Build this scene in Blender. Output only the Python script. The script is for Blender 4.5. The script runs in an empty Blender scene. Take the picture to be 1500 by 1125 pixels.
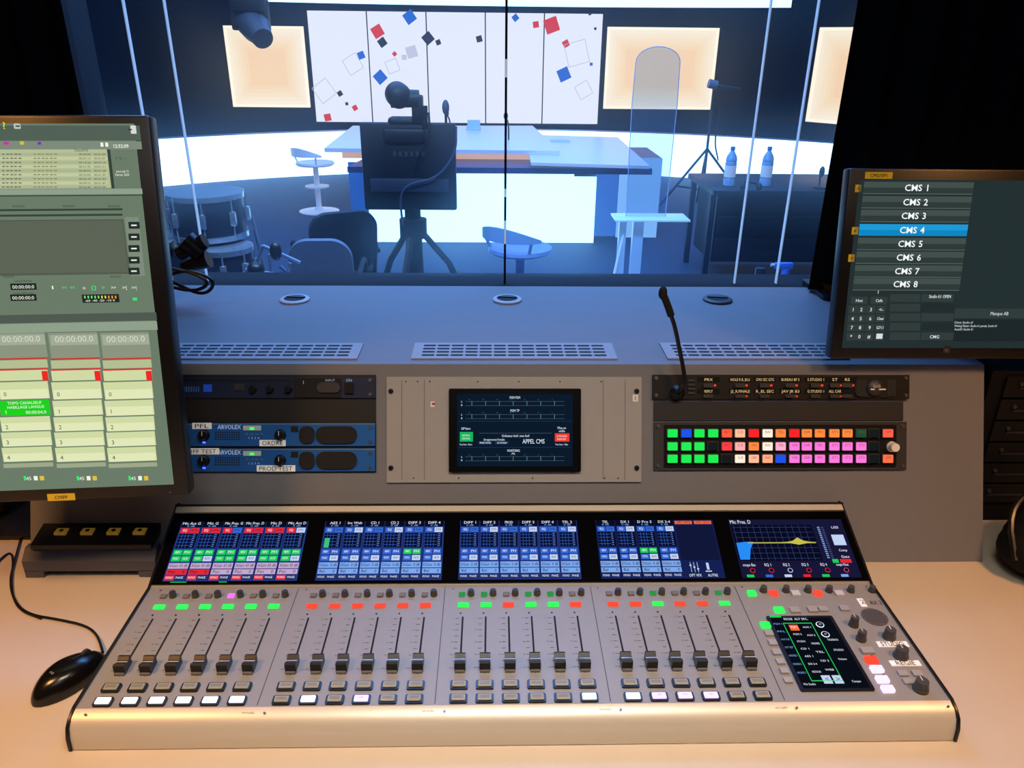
import bpy, bmesh, math, random
from mathutils import Vector, Matrix
random.seed(7)
sc = bpy.context.scene
sc.view_settings.view_transform = 'Standard'

# ------------------------------------------------------------------ camera
FPX = 1130.0
C = Vector((0, 0, 1.70))
TH, PSI, RHO = math.radians(24), math.radians(1.5), 0.011
fwd = Vector((math.sin(PSI)*math.cos(TH), math.cos(PSI)*math.cos(TH), -math.sin(TH)))
r0 = Vector((math.cos(PSI), -math.sin(PSI), 0)); u0 = r0.cross(fwd)
rr = r0*math.cos(RHO)+u0*math.sin(RHO); uu = u0*math.cos(RHO)-r0*math.sin(RHO)
cd = bpy.data.cameras.new('camera'); cam = bpy.data.objects.new('camera', cd)
sc.collection.objects.link(cam); sc.camera = cam
cd.sensor_width = 36; cd.lens = FPX/1500*36; cd.clip_start = .02
m3 = Matrix((rr, uu, -fwd)).transposed()
cam.matrix_world = Matrix.Translation(C) @ m3.to_4x4()

# ---- survey helpers: read real positions on real planes (measured once from the photo)
def ray(px, py): return fwd + rr*((px-750)/FPX) - uu*((py-562.5)/FPX)
def frame(o, u, v):
    u = Vector(u).normalized(); v = Vector(v).normalized(); n = u.cross(v)
    M = Matrix((u, v, n)).transposed().to_4x4(); M.translation = Vector(o); return M
def surv(Fm, px, py):
    n = Fm.col[2].to_3d(); o = Fm.translation; d = ray(px, py)
    t = (o-C).dot(n)/d.dot(n); p = Fm.inverted() @ (C+d*t); return p.x, p.y
def W(px, py, y):
    d = ray(px, py); return C+d*(y/d.y)
def G(px, py, z):
    d = ray(px, py); return C+d*((z-C.z)/d.z)
def prc(Fm, x0, y0, x1, y1):
    cx, cy = (x0+x1)/2, (y0+y1)/2
    return surv(Fm, x0, cy)[0], surv(Fm, x1, cy)[0], surv(Fm, cx, y1)[1], surv(Fm, cx, y0)[1]

# ------------------------------------------------------------------ materials
def lin(c):
    return tuple(((v/255)/12.92 if v/255 <= .04045 else ((v/255+.055)/1.055)**2.4) for v in c)+(1,)
_m = {}
def E(c, s=1.0):
    k = ('E', c, s)
    if k in _m: return _m[k]
    m = bpy.data.materials.new('glow_%d_%d_%d' % c); m.use_nodes = True; nt = m.node_tree; nt.nodes.clear()
    e = nt.nodes.new('ShaderNodeEmission'); o = nt.nodes.new('ShaderNodeOutputMaterial')
    e.inputs[0].default_value = lin(c); e.inputs[1].default_value = s
    nt.links.new(e.outputs[0], o.inputs[0]); _m[k] = m; return m
def P(name, c, rough=.5, metal=0, noise=0, scale=20, bump=0, em=0, spec=.5):
    k = ('P', name)
    if k in _m: return _m[k]
    m = bpy.data.materials.new(name); m.use_nodes = True; nt = m.node_tree
    b = nt.nodes['Principled BSDF']; b.inputs['Base Color'].default_value = lin(c)
    b.inputs['Roughness'].default_value = rough; b.inputs['Metallic'].default_value = metal
    b.inputs['Specular IOR Level'].default_value = spec
    if em:
        b.inputs['Emission Color'].default_value = lin(c); b.inputs['Emission Strength'].default_value = em
    if noise or bump:
        tc = nt.nodes.new('ShaderNodeTexCoord'); n = nt.nodes.new('ShaderNodeTexNoise')
        n.inputs['Scale'].default_value = scale; n.inputs['Detail'].default_value = 4
        nt.links.new(tc.outputs['Object'], n.inputs['Vector'])
        if noise:
            mx = nt.nodes.new('ShaderNodeMix'); mx.data_type = 'RGBA'
            l = lin(c)
            mx.inputs[6].default_value = tuple(v*(1-noise) for v in l[:3])+(1,)
            mx.inputs[7].default_value = tuple(min(1, v*(1+noise)) for v in l[:3])+(1,)
            nt.links.new(n.outputs[0], mx.inputs[0]); nt.links.new(mx.outputs[2], b.inputs['Base Color'])
        if bump:
            bp = nt.nodes.new('ShaderNodeBump'); bp.inputs['Strength'].default_value = bump
            bp.inputs['Distance'].default_value = .002
            nt.links.new(n.outputs[0], bp.inputs['Height']); nt.links.new(bp.outputs[0], b.inputs['Normal'])
    _m[k] = m; return m
def GLASS(name, tint, gl=.06, rough=0.0, veil=0, haze=0):
    k = ('G', name)
    if k in _m: return _m[k]
    m = bpy.data.materials.new(name); m.use_nodes = True; nt = m.node_tree; nt.nodes.clear()
    t = nt.nodes.new('ShaderNodeBsdfTransparent'); t.inputs[0].default_value = tint
    g = nt.nodes.new('ShaderNodeBsdfGlossy'); g.inputs['Roughness'].default_value = rough
    g.inputs[0].default_value = (.8, .9, 1, 1)
    mx = nt.nodes.new('ShaderNodeMixShader'); mx.inputs[0].default_value = gl
    o = nt.nodes.new('ShaderNodeOutputMaterial')
    nt.links.new(t.outputs[0], mx.inputs[1]); nt.links.new(g.outputs[0], mx.inputs[2])
    last = mx
    if veil:  # translucent share lays an added blue veil of light over the pane
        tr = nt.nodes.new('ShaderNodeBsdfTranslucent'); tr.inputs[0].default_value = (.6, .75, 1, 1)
        m2 = nt.nodes.new('ShaderNodeMixShader'); m2.inputs[0].default_value = veil
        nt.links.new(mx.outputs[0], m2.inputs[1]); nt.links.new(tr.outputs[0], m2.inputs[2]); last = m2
    if haze:   # rough blue refraction added to imitate a glow halo around bright lights
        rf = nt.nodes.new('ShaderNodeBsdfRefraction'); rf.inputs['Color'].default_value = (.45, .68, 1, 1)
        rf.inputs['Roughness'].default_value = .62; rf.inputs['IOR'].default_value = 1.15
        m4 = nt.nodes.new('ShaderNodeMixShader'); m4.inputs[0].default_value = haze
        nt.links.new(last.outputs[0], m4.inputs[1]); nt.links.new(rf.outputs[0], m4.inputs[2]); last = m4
    nt.links.new(last.outputs[0], o.inputs[0]); _m[k] = m; return m

BLK = P('black_plastic', (16, 16, 18), .35); BLKM = P('matte_black', (9, 9, 11), .8)
DGR = P('dark_grey_plastic', (45, 46, 50), .5); SCRW = P('screw_steel', (120, 120, 125), .35, .8)
SILV = P('console_silver', (150, 149, 149), .42, .3, noise=.05, scale=60)
SILV2 = P('console_armrest_silver', (202, 196, 184), .38, .25)
TURM = P('turret_grey_laminate', (110, 113, 122), .6, 0, noise=.06, scale=40)
DESKM = P('desk_laminate', (192, 182, 168), .5, 0, noise=.05, scale=12, bump=.05)
WHITE = P('white_plastic', (225, 225, 225), .5); TAPE = P('white_label_tape', (235, 235, 235), .7, em=.14)  # label tape also glows faintly by itself, to look better lit
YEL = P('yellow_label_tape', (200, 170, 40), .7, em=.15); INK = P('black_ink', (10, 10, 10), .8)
GRYK = P('grey_knob', (66, 64, 64), .45); STEEL = P('brushed_steel', (160, 160, 165), .35, .8)

# ------------------------------------------------------------------ mesh builder
_tc = {}
def glyphs(s, bold):
    k = (s, bold)
    if k not in _tc:
        c = bpy.data.curves.new('t', 'FONT'); c.body = s; c.resolution_u = 2
        if bold: c.offset = .012
        o = bpy.data.objects.new('t', c); me = bpy.data.meshes.new_from_object(o)
        vs = [v.co.copy() for v in me.vertices]; fs = [tuple(p.vertices) for p in me.polygons]
        bpy.data.objects.remove(o); bpy.data.meshes.remove(me); bpy.data.curves.remove(c)
        xs = [v.x for v in vs] or [0, 1]
        _tc[k] = (vs, fs, min(xs), max(xs))
    return _tc[k]
class MB:
    def __init__(s, name, M=None):
        s.name = name; s.v = []; s.f = []; s.fm = []; s.mats = []; s.M = M or Matrix()
    def mi(s, m):
        if m not in s.mats: s.mats.append(m)
        return s.mats.index(m)
    def add(s, vs, fs, m, M=None):
        M = M or s.M; b = len(s.v); i = s.mi(m)
        s.v += [M @ Vector(v) for v in vs]
        for f in fs: s.f.append(tuple(b+k for k in f)); s.fm.append(i)
    def box(s, x0, x1, y0, y1, z0, z1, m, M=None):
        if x0 > x1: x0, x1 = x1, x0
        if y0 > y1: y0, y1 = y1, y0
        s.add([(x0,y0,z0),(x1,y0,z0),(x1,y1,z0),(x0,y1,z0),(x0,y0,z1),(x1,y0,z1),(x1,y1,z1),(x0,y1,z1)],
              [(3,2,1,0),(4,5,6,7),(0,1,5,4),(1,2,6,5),(2,3,7,6),(3,0,4,7)], m, M)
    def rbox(s, x0, x1, y0, y1, z0, z1, r, m, M=None, seg=2):
        bm = bmesh.new(); bmesh.ops.create_cube(bm, size=1)
        for v in bm.verts: v.co = Vector(((x0+x1)/2+v.co.x*(x1-x0), (y0+y1)/2+v.co.y*(y1-y0), (z0+z1)/2+v.co.z*(z1-z0)))
        bmesh.ops.bevel(bm, geom=bm.edges[:], offset=r, segments=seg, affect='EDGES', profile=.5)
        bm.verts.index_update()
        s.add([v.co.copy() for v in bm.verts], [tuple(v.index for v in f.verts) for f in bm.faces], m, M); bm.free()
    def prism(s, poly, z0, z1, m, M=None):
        n = len(poly)
        s.add([(p[0],p[1],z0) for p in poly]+[(p[0],p[1],z1) for p in poly],
              [tuple(range(n))[::-1], tuple(range(n, 2*n))]+[(i,(i+1)%n,n+(i+1)%n,n+i) for i in range(n)], m, M)
    def exx(s, poly, x0, x1, m, M=None):   # profile in (y,z) extruded along x
        n = len(poly)
        s.add([(x0,p[0],p[1]) for p in poly]+[(x1,p[0],p[1]) for p in poly],
              [tuple(range(n))[::-1], tuple(range(n, 2*n))]+[(i,(i+1)%n,n+(i+1)%n,n+i) for i in range(n)], m, M)
    def rp(s, x0, x1, y0, y1, z0, z1, r, m, M=None, seg=4):
        pts = []
        r = min(r, (x1-x0)/2.001, (y1-y0)/2.001)
        for cx, cy, a in ((x1-r,y1-r,0),(x0+r,y1-r,90),(x0+r,y0+r,180),(x1-r,y0+r,270)):
            for k in range(seg+1):
                t = math.radians(a+90*k/seg); pts.append((cx+r*math.cos(t), cy+r*math.sin(t)))
        s.prism(pts, z0, z1, m, M)
    def cyl(s, p0, p1, ra, rb, m, seg=16, M=None):
        p0 = Vector(p0); p1 = Vector(p1); d = (p1-p0).normalized()
        a = d.orthogonal().normalized(); b = d.cross(a); vs = []
        for p, r in ((p0, ra), (p1, rb)):
            for k in range(seg):
                t = 2*math.pi*k/seg; vs.append(p+(a*math.cos(t)+b*math.sin(t))*r)
        s.add(vs, [tuple(range(seg))[::-1], tuple(range(seg, 2*seg))]+[(i,(i+1)%seg,seg+(i+1)%seg,seg+i) for i in range(seg)], m, M)
    def tube(s, pts, r, m, seg=8, M=None, smooth=0):
        pts = [Vector(p) for p in pts]
        for _ in range(smooth):
            q = [pts[0]]
            for i in range(len(pts)-1):
                q += [pts[i].lerp(pts[i+1], .25), pts[i].lerp(pts[i+1], .75)]
            q.append(pts[-1]); pts = q
        n = len(pts); vs = []; a = None
        for i, p in enumerate(pts):
            d = (pts[min(i+1, n-1)]-pts[max(i-1, 0)]).normalized()
            if a is None: a = d.orthogonal().normalized()
            else:
                a = (a-d*a.dot(d)).normalized()
            b = d.cross(a); R = r[i*len(r)//n] if isinstance(r, (list, tuple)) else r
            for k in range(seg):
                t = 2*math.pi*k/seg; vs.append(p+(a*math.cos(t)+b*math.sin(t))*R)
        fs = [tuple(range(seg))[::-1], tuple(range((n-1)*seg, n*seg))]
        for i in range(n-1):
            for k in range(seg):
                fs.append((i*seg+k, i*seg+(k+1) % seg, (i+1)*seg+(k+1) % seg, (i+1)*seg+k))
        s.add(vs, fs, m, M)
    def lathe(s, prof, c, m, seg=24, M=None, axis=None):
        c = Vector(c); ax = Vector(axis or (0, 0, 1)).normalized(); a = ax.orthogonal().normalized(); b = ax.cross(a)
        vs = []
        for r, z in prof:
            for k in range(seg):
                t = 2*math.pi*k/seg; vs.append(c+ax*z+(a*math.cos(t)+b*math.sin(t))*max(r, 1e-5))
        n = len(prof); fs = [tuple(range(seg))[::-1], tuple(range((n-1)*seg, n*seg))]
        for i in range(n-1):
            for k in range(seg):
                fs.append((i*seg+k, i*seg+(k+1) % seg, (i+1)*seg+(k+1) % seg, (i+1)*seg+k))
        s.add(vs, fs, m, M)
    def ell(s, c, rx, ry, rz, m, M=None, seg=16, rg=10):
        vs = []; c = Vector(c)
        for i in range(rg+1):
            ph = math.pi*i/rg
            for k in range(seg):
                t = 2*math.pi*k/seg
                vs.append(c+Vector((rx*max(math.sin(ph), 1e-4)*math.cos(t), ry*max(math.sin(ph), 1e-4)*math.sin(t), rz*math.cos(ph))))
        s.add(vs, [(i*seg+k, (i+1)*seg+k, (i+1)*seg+(k+1) % seg, i*seg+(k+1) % seg) for i in range(rg) for k in range(seg)], m, M)
    def text(s, t, cx, cy, h, m, z=.0006, w=None, al='C', bold=False, M=None):
        vs, fs, a, b = glyphs(t, bold); k = h/.70; kx = k
        if w: kx = w/max(b-a, .01)
        ox = cx-(a+b)/2*kx if al == 'C' else cx-a*kx
        s.add([(v.x*kx+ox, v.y*k+cy-h/2, z) for v in vs], fs, m, M)
    # survey wrappers on the current plane
    def B(s, x0, y0, x1, y1, m, z0=0, z1=.0008):
        a, b, c, d = prc(s.M, x0, y0, x1, y1); s.box(a, b, c, d, z0, z1, m)
    def R(s, x0, y0, x1, y1, m, z0=0, z1=.0008, r=.003):
        a, b, c, d = prc(s.M, x0, y0, x1, y1); s.rp(a, b, c, d, z0, z1, r, m)
    def T(s, t, px, py, hp, m, z=.0012, wp=None, al='C', bold=False):
        u, v = surv(s.M, px, py); h = abs(surv(s.M, px, py-hp/2)[1]-surv(s.M, px, py+hp/2)[1])
        w = abs(surv(s.M, px+wp/2, py)[0]-surv(s.M, px-wp/2, py)[0]) if wp else None
        s.text(t, u, v, h, m, z, w, al, bold)
    def K(s, px, py, r, h, m, z0=0, top=None):   # knob on plane
        u, v = surv(s.M, px, py)
        s.cyl((u, v, z0), (u, v, z0+h*.25), r*1.15, r*1.1, m); s.cyl((u, v, z0+h*.25), (u, v, z0+h), r, r*.88, m)
        if top: s.box(u-.0006, u+.0006, v, v+r*.85, z0+h, z0+h+.0004, top)
    def build(s, ang=35):
        me = bpy.data.meshes.new(s.name)
        xs = [v.x for v in s.v]; ys = [v.y for v in s.v]; zs = [v.z for v in s.v]
        o = Vector(((min(xs)+max(xs))/2, (min(ys)+max(ys))/2, min(zs)))
        me.from_pydata([v-o for v in s.v], [], s.f)
        for m in s.mats: me.materials.append(m)
        me.polygons.foreach_set('material_index', s.fm)
        me.update()
        bm = bmesh.new(); bm.from_mesh(me); bmesh.ops.recalc_face_normals(bm, faces=bm.faces[:]); bm.to_mesh(me); bm.free()
        me.shade_smooth()
        try: me.set_sharp_from_angle(angle=math.radians(ang))
        except Exception: pass
        ob = bpy.data.objects.new(s.name, me); ob.location = o; sc.collection.objects.link(ob); return ob

X = (1, 0, 0)
DECKZ = .80
DESK = frame((0, 0, .75), X, (0, 1, 0)); DECK = frame((0, 0, DECKZ), X, (0, 1, 0))
SCR = frame((0, 1.126, .802), X, (0, .154, .062)); TUR = frame((0, 1.318, .90), X, (0, .43, 1))
SHZ = 1.115; SHELF = frame((0, 0, SHZ), X, (0, 1, 0))
XL, XR = -.612, .687     # console sides

# ------------------------------------------------------------------ room shell
WALLD = P('dark_wall_paint', (22, 25, 32), .8, noise=.1, scale=3, spec=.2); NAVY = P('studio_navy_wall', (18, 28, 56), .7, noise=.12, scale=2, spec=.2)
def slab(name, b, m):
    q = MB(name); q.box(*b, m); q.build()
slab('floor', (-6.2, 6.2, -2.2, 12.4, -.1, 0), P('floor_vinyl', (62, 78, 104), .7, noise=.15, scale=4, bump=.05, spec=.15))
slab('ceiling', (-6.2, 6.2, -2.2, 12.4, 3.6, 3.7), WALLD)
slab('wall_back', (-2.5, 2.7, -2.2, -2.1, 0, 3.6), WALLD)
slab('wall_left', (-2.5, -2.4, -2.1, 1.95, 0, 3.6), WALLD)
slab('wall_right', (2.6, 2.7, -2.1, 1.95, 0, 3.6), WALLD)
slab('wall_studio_left', (-6.2, -6.1, 2.07, 12.3, 0, 3.6), NAVY)
slab('wall_studio_right', (6.1, 6.2, 2.07, 12.3, 0, 3.6), NAVY)
slab('wall_studio_back', (-6.2, 6.2, 12.3, 12.4, 0, 3.6), NAVY)
WX0, WX1, WZ1 = -.97, .90, 2.5
q = MB('wall_window')
q.box(-6.2, WX0, 1.95, 2.07, 0, 3.6, WALLD); q.box(WX1, 6.2, 1.95, 2.07, 0, 3.6, WALLD)
q.box(WX0, WX1, 1.95, 2.07, 0, SHZ-.002, WALLD); q.box(WX0, WX1, 1.95, 2.07, WZ1, 3.6, WALLD); q.build()

# window: glass panes with joints whose edges glow in place of caught light
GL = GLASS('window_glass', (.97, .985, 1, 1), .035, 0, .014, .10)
q = MB('window_1'); yg = 1.975
EDGE = P('glass_edge_glow', (160, 195, 235), .3, em=.5)
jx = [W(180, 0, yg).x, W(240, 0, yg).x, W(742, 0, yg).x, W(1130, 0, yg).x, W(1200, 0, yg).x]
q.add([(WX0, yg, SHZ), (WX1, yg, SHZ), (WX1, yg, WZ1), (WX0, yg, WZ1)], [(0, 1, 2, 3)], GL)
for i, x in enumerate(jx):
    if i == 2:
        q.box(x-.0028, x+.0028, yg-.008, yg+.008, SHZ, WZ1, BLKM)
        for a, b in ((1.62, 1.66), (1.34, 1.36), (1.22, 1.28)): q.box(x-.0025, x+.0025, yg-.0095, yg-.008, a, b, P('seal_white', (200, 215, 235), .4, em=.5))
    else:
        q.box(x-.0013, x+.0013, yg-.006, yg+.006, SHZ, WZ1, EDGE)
q.build()
# curtains at both sides of the window
CUR = P('dark_curtain_fabric', (16, 22, 33), .95, noise=.3, scale=8, spec=.05)
def curtain(x0, x1, y, z0, z1):
    q = MB('window_curtain'); n = 120; vs = []
    for j in range(2):
        for i in range(n+1):
            x = x0+(x1-x0)*i/n
            vs.append((x, y+.022*math.sin(x*62)+.012*math.sin(x*23+1), z0 if j == 0 else z1))
    q.add(vs, [(i, i+1, n+2+i, n+1+i) for i in range(n)], CUR); q.build(80)
curtain(.81, 2.3, 1.89, 1.118, 2.6); curtain(-2.2, -.95, 1.89, 1.118, 2.6)

# ------------------------------------------------------------------ desk + turret
q = MB('control_desk')
q.rbox(-1.75, 1.95, .30, 1.90, .715, .75, .004, DESKM)
for x in (-1.6, .037, 1.8): q.box(x-.02, x+.02, .6, 1.85, 0, .715, DGR)
q.build()
q = MB('equipment_turret')
TX0, TX1 = -.905, .985
q.exx([(1.2537, .7505), (1.410, SHZ), (1.94, SHZ), (1.94, .7505)], TX0, TX1, TURM)
q.build()

# grommets
for px in (432, 743, 1051):
    u, v = surv(SHELF, px, 440); q = MB('cable_grommet', SHELF)
    q.lathe([(.036, 0), (.036, .004), (.033, .006), (.026, .0065), (.026, .004)], (u, v, 0), P('grommet_grey', (170, 178, 190), .5) if px < 1000 else DGR)
    q.prism([(u+.024*math.cos(t), v+.024*math.sin(t)) for t in [math.pi*k/10*(.8)+.2 for k in range(11)]], .003, .0072, DGR)
    q.cyl((u, v, .0), (u, v, .0045), .026, .026, BLKM); q.build()
# ventilation grilles
GRM = P('grille_grey', (142, 146, 156), .5)
for x0, x1 in ((246, 528), (605, 900), (972, 1232)):
    q = MB('ventilation_grille', SHELF)
    a, b, c, d = prc(SHELF, x0, 504, x1, 527)
    q.box(a, b, c, d, 0, .003, GRM)
    nr = 4; nc = 13; mx = .018
    for r in range(nr):
        for k in range(nc):
            cw = (b-a-2*mx)/nc; ch = (d-c-.016)/nr
            xx = a+mx+cw*k; yy = c+.008+ch*r
            q.rp(xx+.0015, xx+cw-.0015, yy+ch*.28, yy+ch*.72, .003, .0034, .004, BLKM)
    q.build()

# ------------------------------------------------------------------ rack: left
q = MB('audio_rack_unit', TUR)
q.B(258, 549, 551, 692, P('rack_bay_black', (12, 13, 16), .6), 0, .002)
NB = P('rack_face_blueblack', (26, 36, 66), .4); BLU = P('rack_face_blue', (36, 96, 176), .35, .1)
q.B(258, 552, 550, 583, NB, .002, .006)
q.B(262, 556, 430, 559, P('rack_groove', (10, 14, 26), .5), .006, .0066); q.B(432, 554, 500, 582, BLKM, .006, .008)
for px in (372, 397, 424): q.K(px, 570, .007, .01, BLK, .006)
q.B(300, 563, 312, 574, E((30, 70, 170), .6), .006, .0075); q.B(345, 562, 360, 572, DGR, .006, .008)
q.R(466, 560, 500, 575, DGR, .008, .012, r=.01); q.B(506, 561, 518, 576, BLK, .006, .012)
q.T('ON', 512, 557, 4, E((200, 210, 230), .5), .0072)
for k in range(9): q.B(264+k*3.5, 566, 265.5+k*3.5, 574, E((60, 90, 150), .3), .006, .007)
q.T('1', 446, 560, 5, E((200, 200, 220), .5), .0085); q.T('INPUT', 485, 557, 3.5, E((180, 190, 220), .5), .0085)
for y0, lab1, lab2, x2 in ((620, 'PFL', 'ORDRE', 401), (657, 'OFF TEST', 'PROD TEST', 406)):
    q.B(262, y0, 550, y0+33, BLU, .002, .007)
    q.B(262, y0, 550, y0+1.5, P('rack_edge_hi', (90, 130, 180), .4), .007, .0075)
    q.T('ARVOLEX', 338, y0+5, 6, E((175, 195, 225), .6), .0085, wp=34, bold=True)
    for r in range(4):
        for k in range(11): q.B(317+k*3.4, y0+12+r*3.4, 319+k*3.4, y0+13.8+r*3.4, BLKM, .007, .0075)
    q.B(358, y0+3, 384, y0+10, P('rack_lcd', (150, 170, 160), .4, em=.2), .007, .008)
    q.B(368, y0+6, 374, y0+9, E((60, 255, 90), 1.5), .008, .009)
    for k in range(4): q.B(362+k*7, y0+14, 366+k*7, y0+17, P('rack_key', (70, 110, 160), .5), .007, .009)
    q.T('1  2  3  4', 374, y0+21, 3, E((180, 200, 230), .5), .0085)
    for px in (301, 412): q.K(px, y0+17, .010, .012, BLK, .007, WHITE)
    q.B(428, y0+4, 438, y0+12, BLKM, .007, .009)
    q.R(440, y0+4, 462, y0+29, BLKM, .007, .011, r=.012); q.R(464, y0+4, 524, y0+29, BLKM, .007, .011, r=.016)
    wl = 28 if y0 == 620 else 50
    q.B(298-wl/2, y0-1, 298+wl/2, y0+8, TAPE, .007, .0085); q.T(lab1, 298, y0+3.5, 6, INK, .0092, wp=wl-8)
    w2 = 38 if y0 == 620 else 56
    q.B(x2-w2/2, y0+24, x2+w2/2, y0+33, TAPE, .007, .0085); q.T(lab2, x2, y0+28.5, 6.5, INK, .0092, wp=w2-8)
    q.B(299, y0+26.5, 303, y0+29, E((60, 90, 255), 3), .007, .0082); q.B(266, y0+26, 270, y0+28, E((40, 60, 255), 1.5), .007, .0082)
for px in (543, 268):
    for py in (557, 578, 626, 647, 663, 684): q.K(px, py, .0035, .003, SCRW, .006)
q.build()

# ------------------------------------------------------------------ rack: centre touch panel
q = MB('touchscreen_rack_panel', TUR)
PLT = P('rack_plate_silver', (160, 160, 162), .45, .2, noise=.04, scale=50)
q.B(567, 552, 939, 706, PLT, 0, .005); 
for x in (589, 622, 883, 915): q.B(x-.5, 556, x+.5, 702, P('plate_seam', (110, 110, 115), .5), .005, .0054)
for x in (573, 932):
    for y in (573, 685): q.K(x, y, .0045, .004, BLK, .005)
for x, y in ((595, 559), (612, 559), (630, 559), (700, 559), (760, 559), (820, 559), (880, 559), (606, 700), (672, 700), (780, 700), (885, 700), (905, 700)): q.K(x, y, .0014, .0008, DGR, .005)
q.B(631, 588, 637, 596, WHITE, .005, .0056); q.B(633, 590, 638, 593, P('mark_red', (160, 60, 50), .5), .0056, .0059)
q.B(926, 578, 934, 588, WHITE, .005, .0056); q.T('1', 930, 583, 6, INK, .006)
q.R(658, 569, 850, 690, P('bezel_black', (8, 9, 12), .25), .005, .013, r=.003)
bz = .0132
q.B(670, 577, 838, 682, E((12, 28, 46), .9), .013, bz)
w = E((225, 238, 252), 1.0); cy = E((90, 150, 175), .6); dk = E((28, 56, 88), .85); gy = E((100, 120, 140), .5)
def TT(t, x, y, h, m=w, wp=None): q.T(t, x, y, h, m, .0142, wp)
TT('PGM PGM', 754, 582, 3.6, wp=15); TT('PGM TP', 754, 601, 3.6, wp=13)
for y in (590, 609, 670):
    q.B(682, y-2.5, 826, y-2, gy, bz, .0137); q.B(682, y+3.5, 826, y+4, gy, bz, .0137)
    for k in range(7): q.B(691+k*20, y-3, 692+k*20, y+4, cy, bz, .0137); TT(str(60-k*10), 688+k*20, y-5, 1.8, gy)
    TT('L', 677, y-2, 2.6); TT('R', 677, y+3, 2.6)
q.B(672, 616, 836, 616.8, dk, bz, .0137); q.B(672, 654, 836, 654.8, dk, bz, .0137)
TT('DIP Retro', 683, 627, 3.4, wp=13); q.B(674, 632, 693, 646, E((25, 180, 90), 1), bz, .0137); TT('RETRO', 683, 637, 2.6, wp=11); TT('CENTRAL', 683, 641.5, 2.6, wp=12); TT('Pres Inter : Retro', 683, 650, 2.6, wp=18)
TT('Mise en', 822, 626, 3.4, wp=12); TT('veille', 822, 630.5, 3.4, wp=9); q.B(812, 634, 833, 646, E((235, 60, 45), 1), bz, .0137); TT('3 STUDIO', 822, 638, 2.6, wp=15); TT('EXPLOIT', 822, 642.5, 2.6, wp=13); TT('Pres Inter : Mise', 822, 650, 2.6, wp=18)
TT('Ordinateur Actif : mon Actif', 755, 637.5, 3.4, wp=40); TT('Enregistrement Portable', 724, 643, 3, wp=30); TT('APPEL CMS', 781, 645.5, 6.5, wp=32)
for x in (712, 736): q.B(x-11, 645.5, x+9, 650, dk, bz, .0137)
TT('PRISE FOND', 711, 647.7, 2.4, wp=16); TT('CD 8 FOND', 735, 647.7, 2.4, wp=14); q.B(702, 633.5, 808, 634, gy, bz, .0137)
TT('MONITORING', 752, 659, 3.4, wp=18); TT('PFL', 752, 663.5, 2.6, wp=5)
q.build()

# ------------------------------------------------------------------ rack: right intercom + button panel
q = MB('intercom_panel', TUR)
q.B(955, 549, 1329, 584, P('intercom_black', (16, 15, 16), .4), 0, .008)
q.B(957, 588, 1322, 616, P('rack_blank_dark', (28, 29, 34), .6), 0, .003)
am = E((240, 200, 140), .85)
r1 = ['PRX', 'NOLE R B_BLU', 'CMO SEC GTG', 'BUREAU BF 3', 'S STUDIO 1', 'ST', 'RS']
r2 = ['REPLY', 'J2_R.FINALE', 'R_EL SEC', 'JAV JR B3', 'G STUDIO 1', 'ALL CAR', '']
for k in range(7):
    xa = [1036, 1082, 1118, 1155, 1192, 1220, 1238][k]; ww = [12, 28, 26, 26, 24, 8, 7][k]
    for rr_, yy, t in ((0, 556, r1[k]), (1, 573, r2[k])):
        q.B(xa-16, yy-3.5, xa+16, yy+3.5, E((30, 24, 20), .8), .008, .009)
        if t: q.T(t, xa, yy, 4, am, .0098, wp=ww if t != 'ALL CAR' else 18)
    q.R(xa-8, 561.5, xa+6, 567.5, DGR, .008, .013, r=.002); q.B(xa+8, 563, xa+11, 566, E((235, 70, 40), 1.0), .008, .0095)
    q.R(xa-8, 577.5, xa+6, 582.5, DGR, .008, .013, r=.002)
    if k % 2: q.B(xa+8, 579, xa+11, 581.5, E((235, 70, 40), .8), .008, .0095)
u, v = surv(TUR, 1277, 568)
q.R(1248, 553, 1306, 582, BLKM, .008, .011, r=.016)
q.lathe([(.016, .0), (.016, .006), (.012, .010), (.003, .012)], (u, v, .009), DGR, axis=(0, 0, 1))
q.B(1268, 569, 1290, 571, WHITE, .02, .0205); q.T('((o))', 1277, 565, 4, WHITE, .0212)
for k in range(8): q.B(1251+k*2, 556, 1252+k*2, 580, DGR, .011, .012)
for k in range(6): q.B(1296+k*2, 556, 1297+k*2, 580, DGR, .011, .012)
u, v = surv(TUR, 990, 575); q.lathe([(.015, 0), (.015, .006), (.009, .014), (.007, .016)], (u, v, .008), BLK)
for k in range(4): q.B(1006+k*0, 556+k*6, 1016, 559+k*6, DGR, .008, .011)
for x in (960, 1324): q.K(x, 554, .0035, .002, SCRW, .008); q.K(x, 579, .0035, .002, SCRW, .008)
q.build()
q = MB('push_button_panel', TUR)
q.B(957, 618, 1326, 688, P('button_panel_face', (44, 45, 50), .5), 0, .005)
q.B(972, 622, 1310, 683, BLK, .005, .008)
g, b_, r_, o_, pk, pe, wp_, d_ = (30, 230, 80), (30, 80, 225), (255, 35, 35), (255, 135, 60), (255, 120, 215), (255, 185, 150), (255, 235, 215), (34, 40, 42)
cols = [983, 1003, 1022, 1042, 1062, 1081, 1101, 1121, 1140, 1160, 1178, 1197, 1218, 1237, 1257, 1276, 1296]
R1 = [g, b_, g, g, (255, 90, 60), pe, r_, wp_, o_, r_, o_, o_, o_, o_, (30, 75, 50), d_, (255, 95, 70)]
R2 = [g, g, g, d_, (255, 60, 70), (255, 170, 170), o_, wp_, (255, 170, 200), pk, pk, pk, pk, pk, pk, d_, None]
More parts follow.
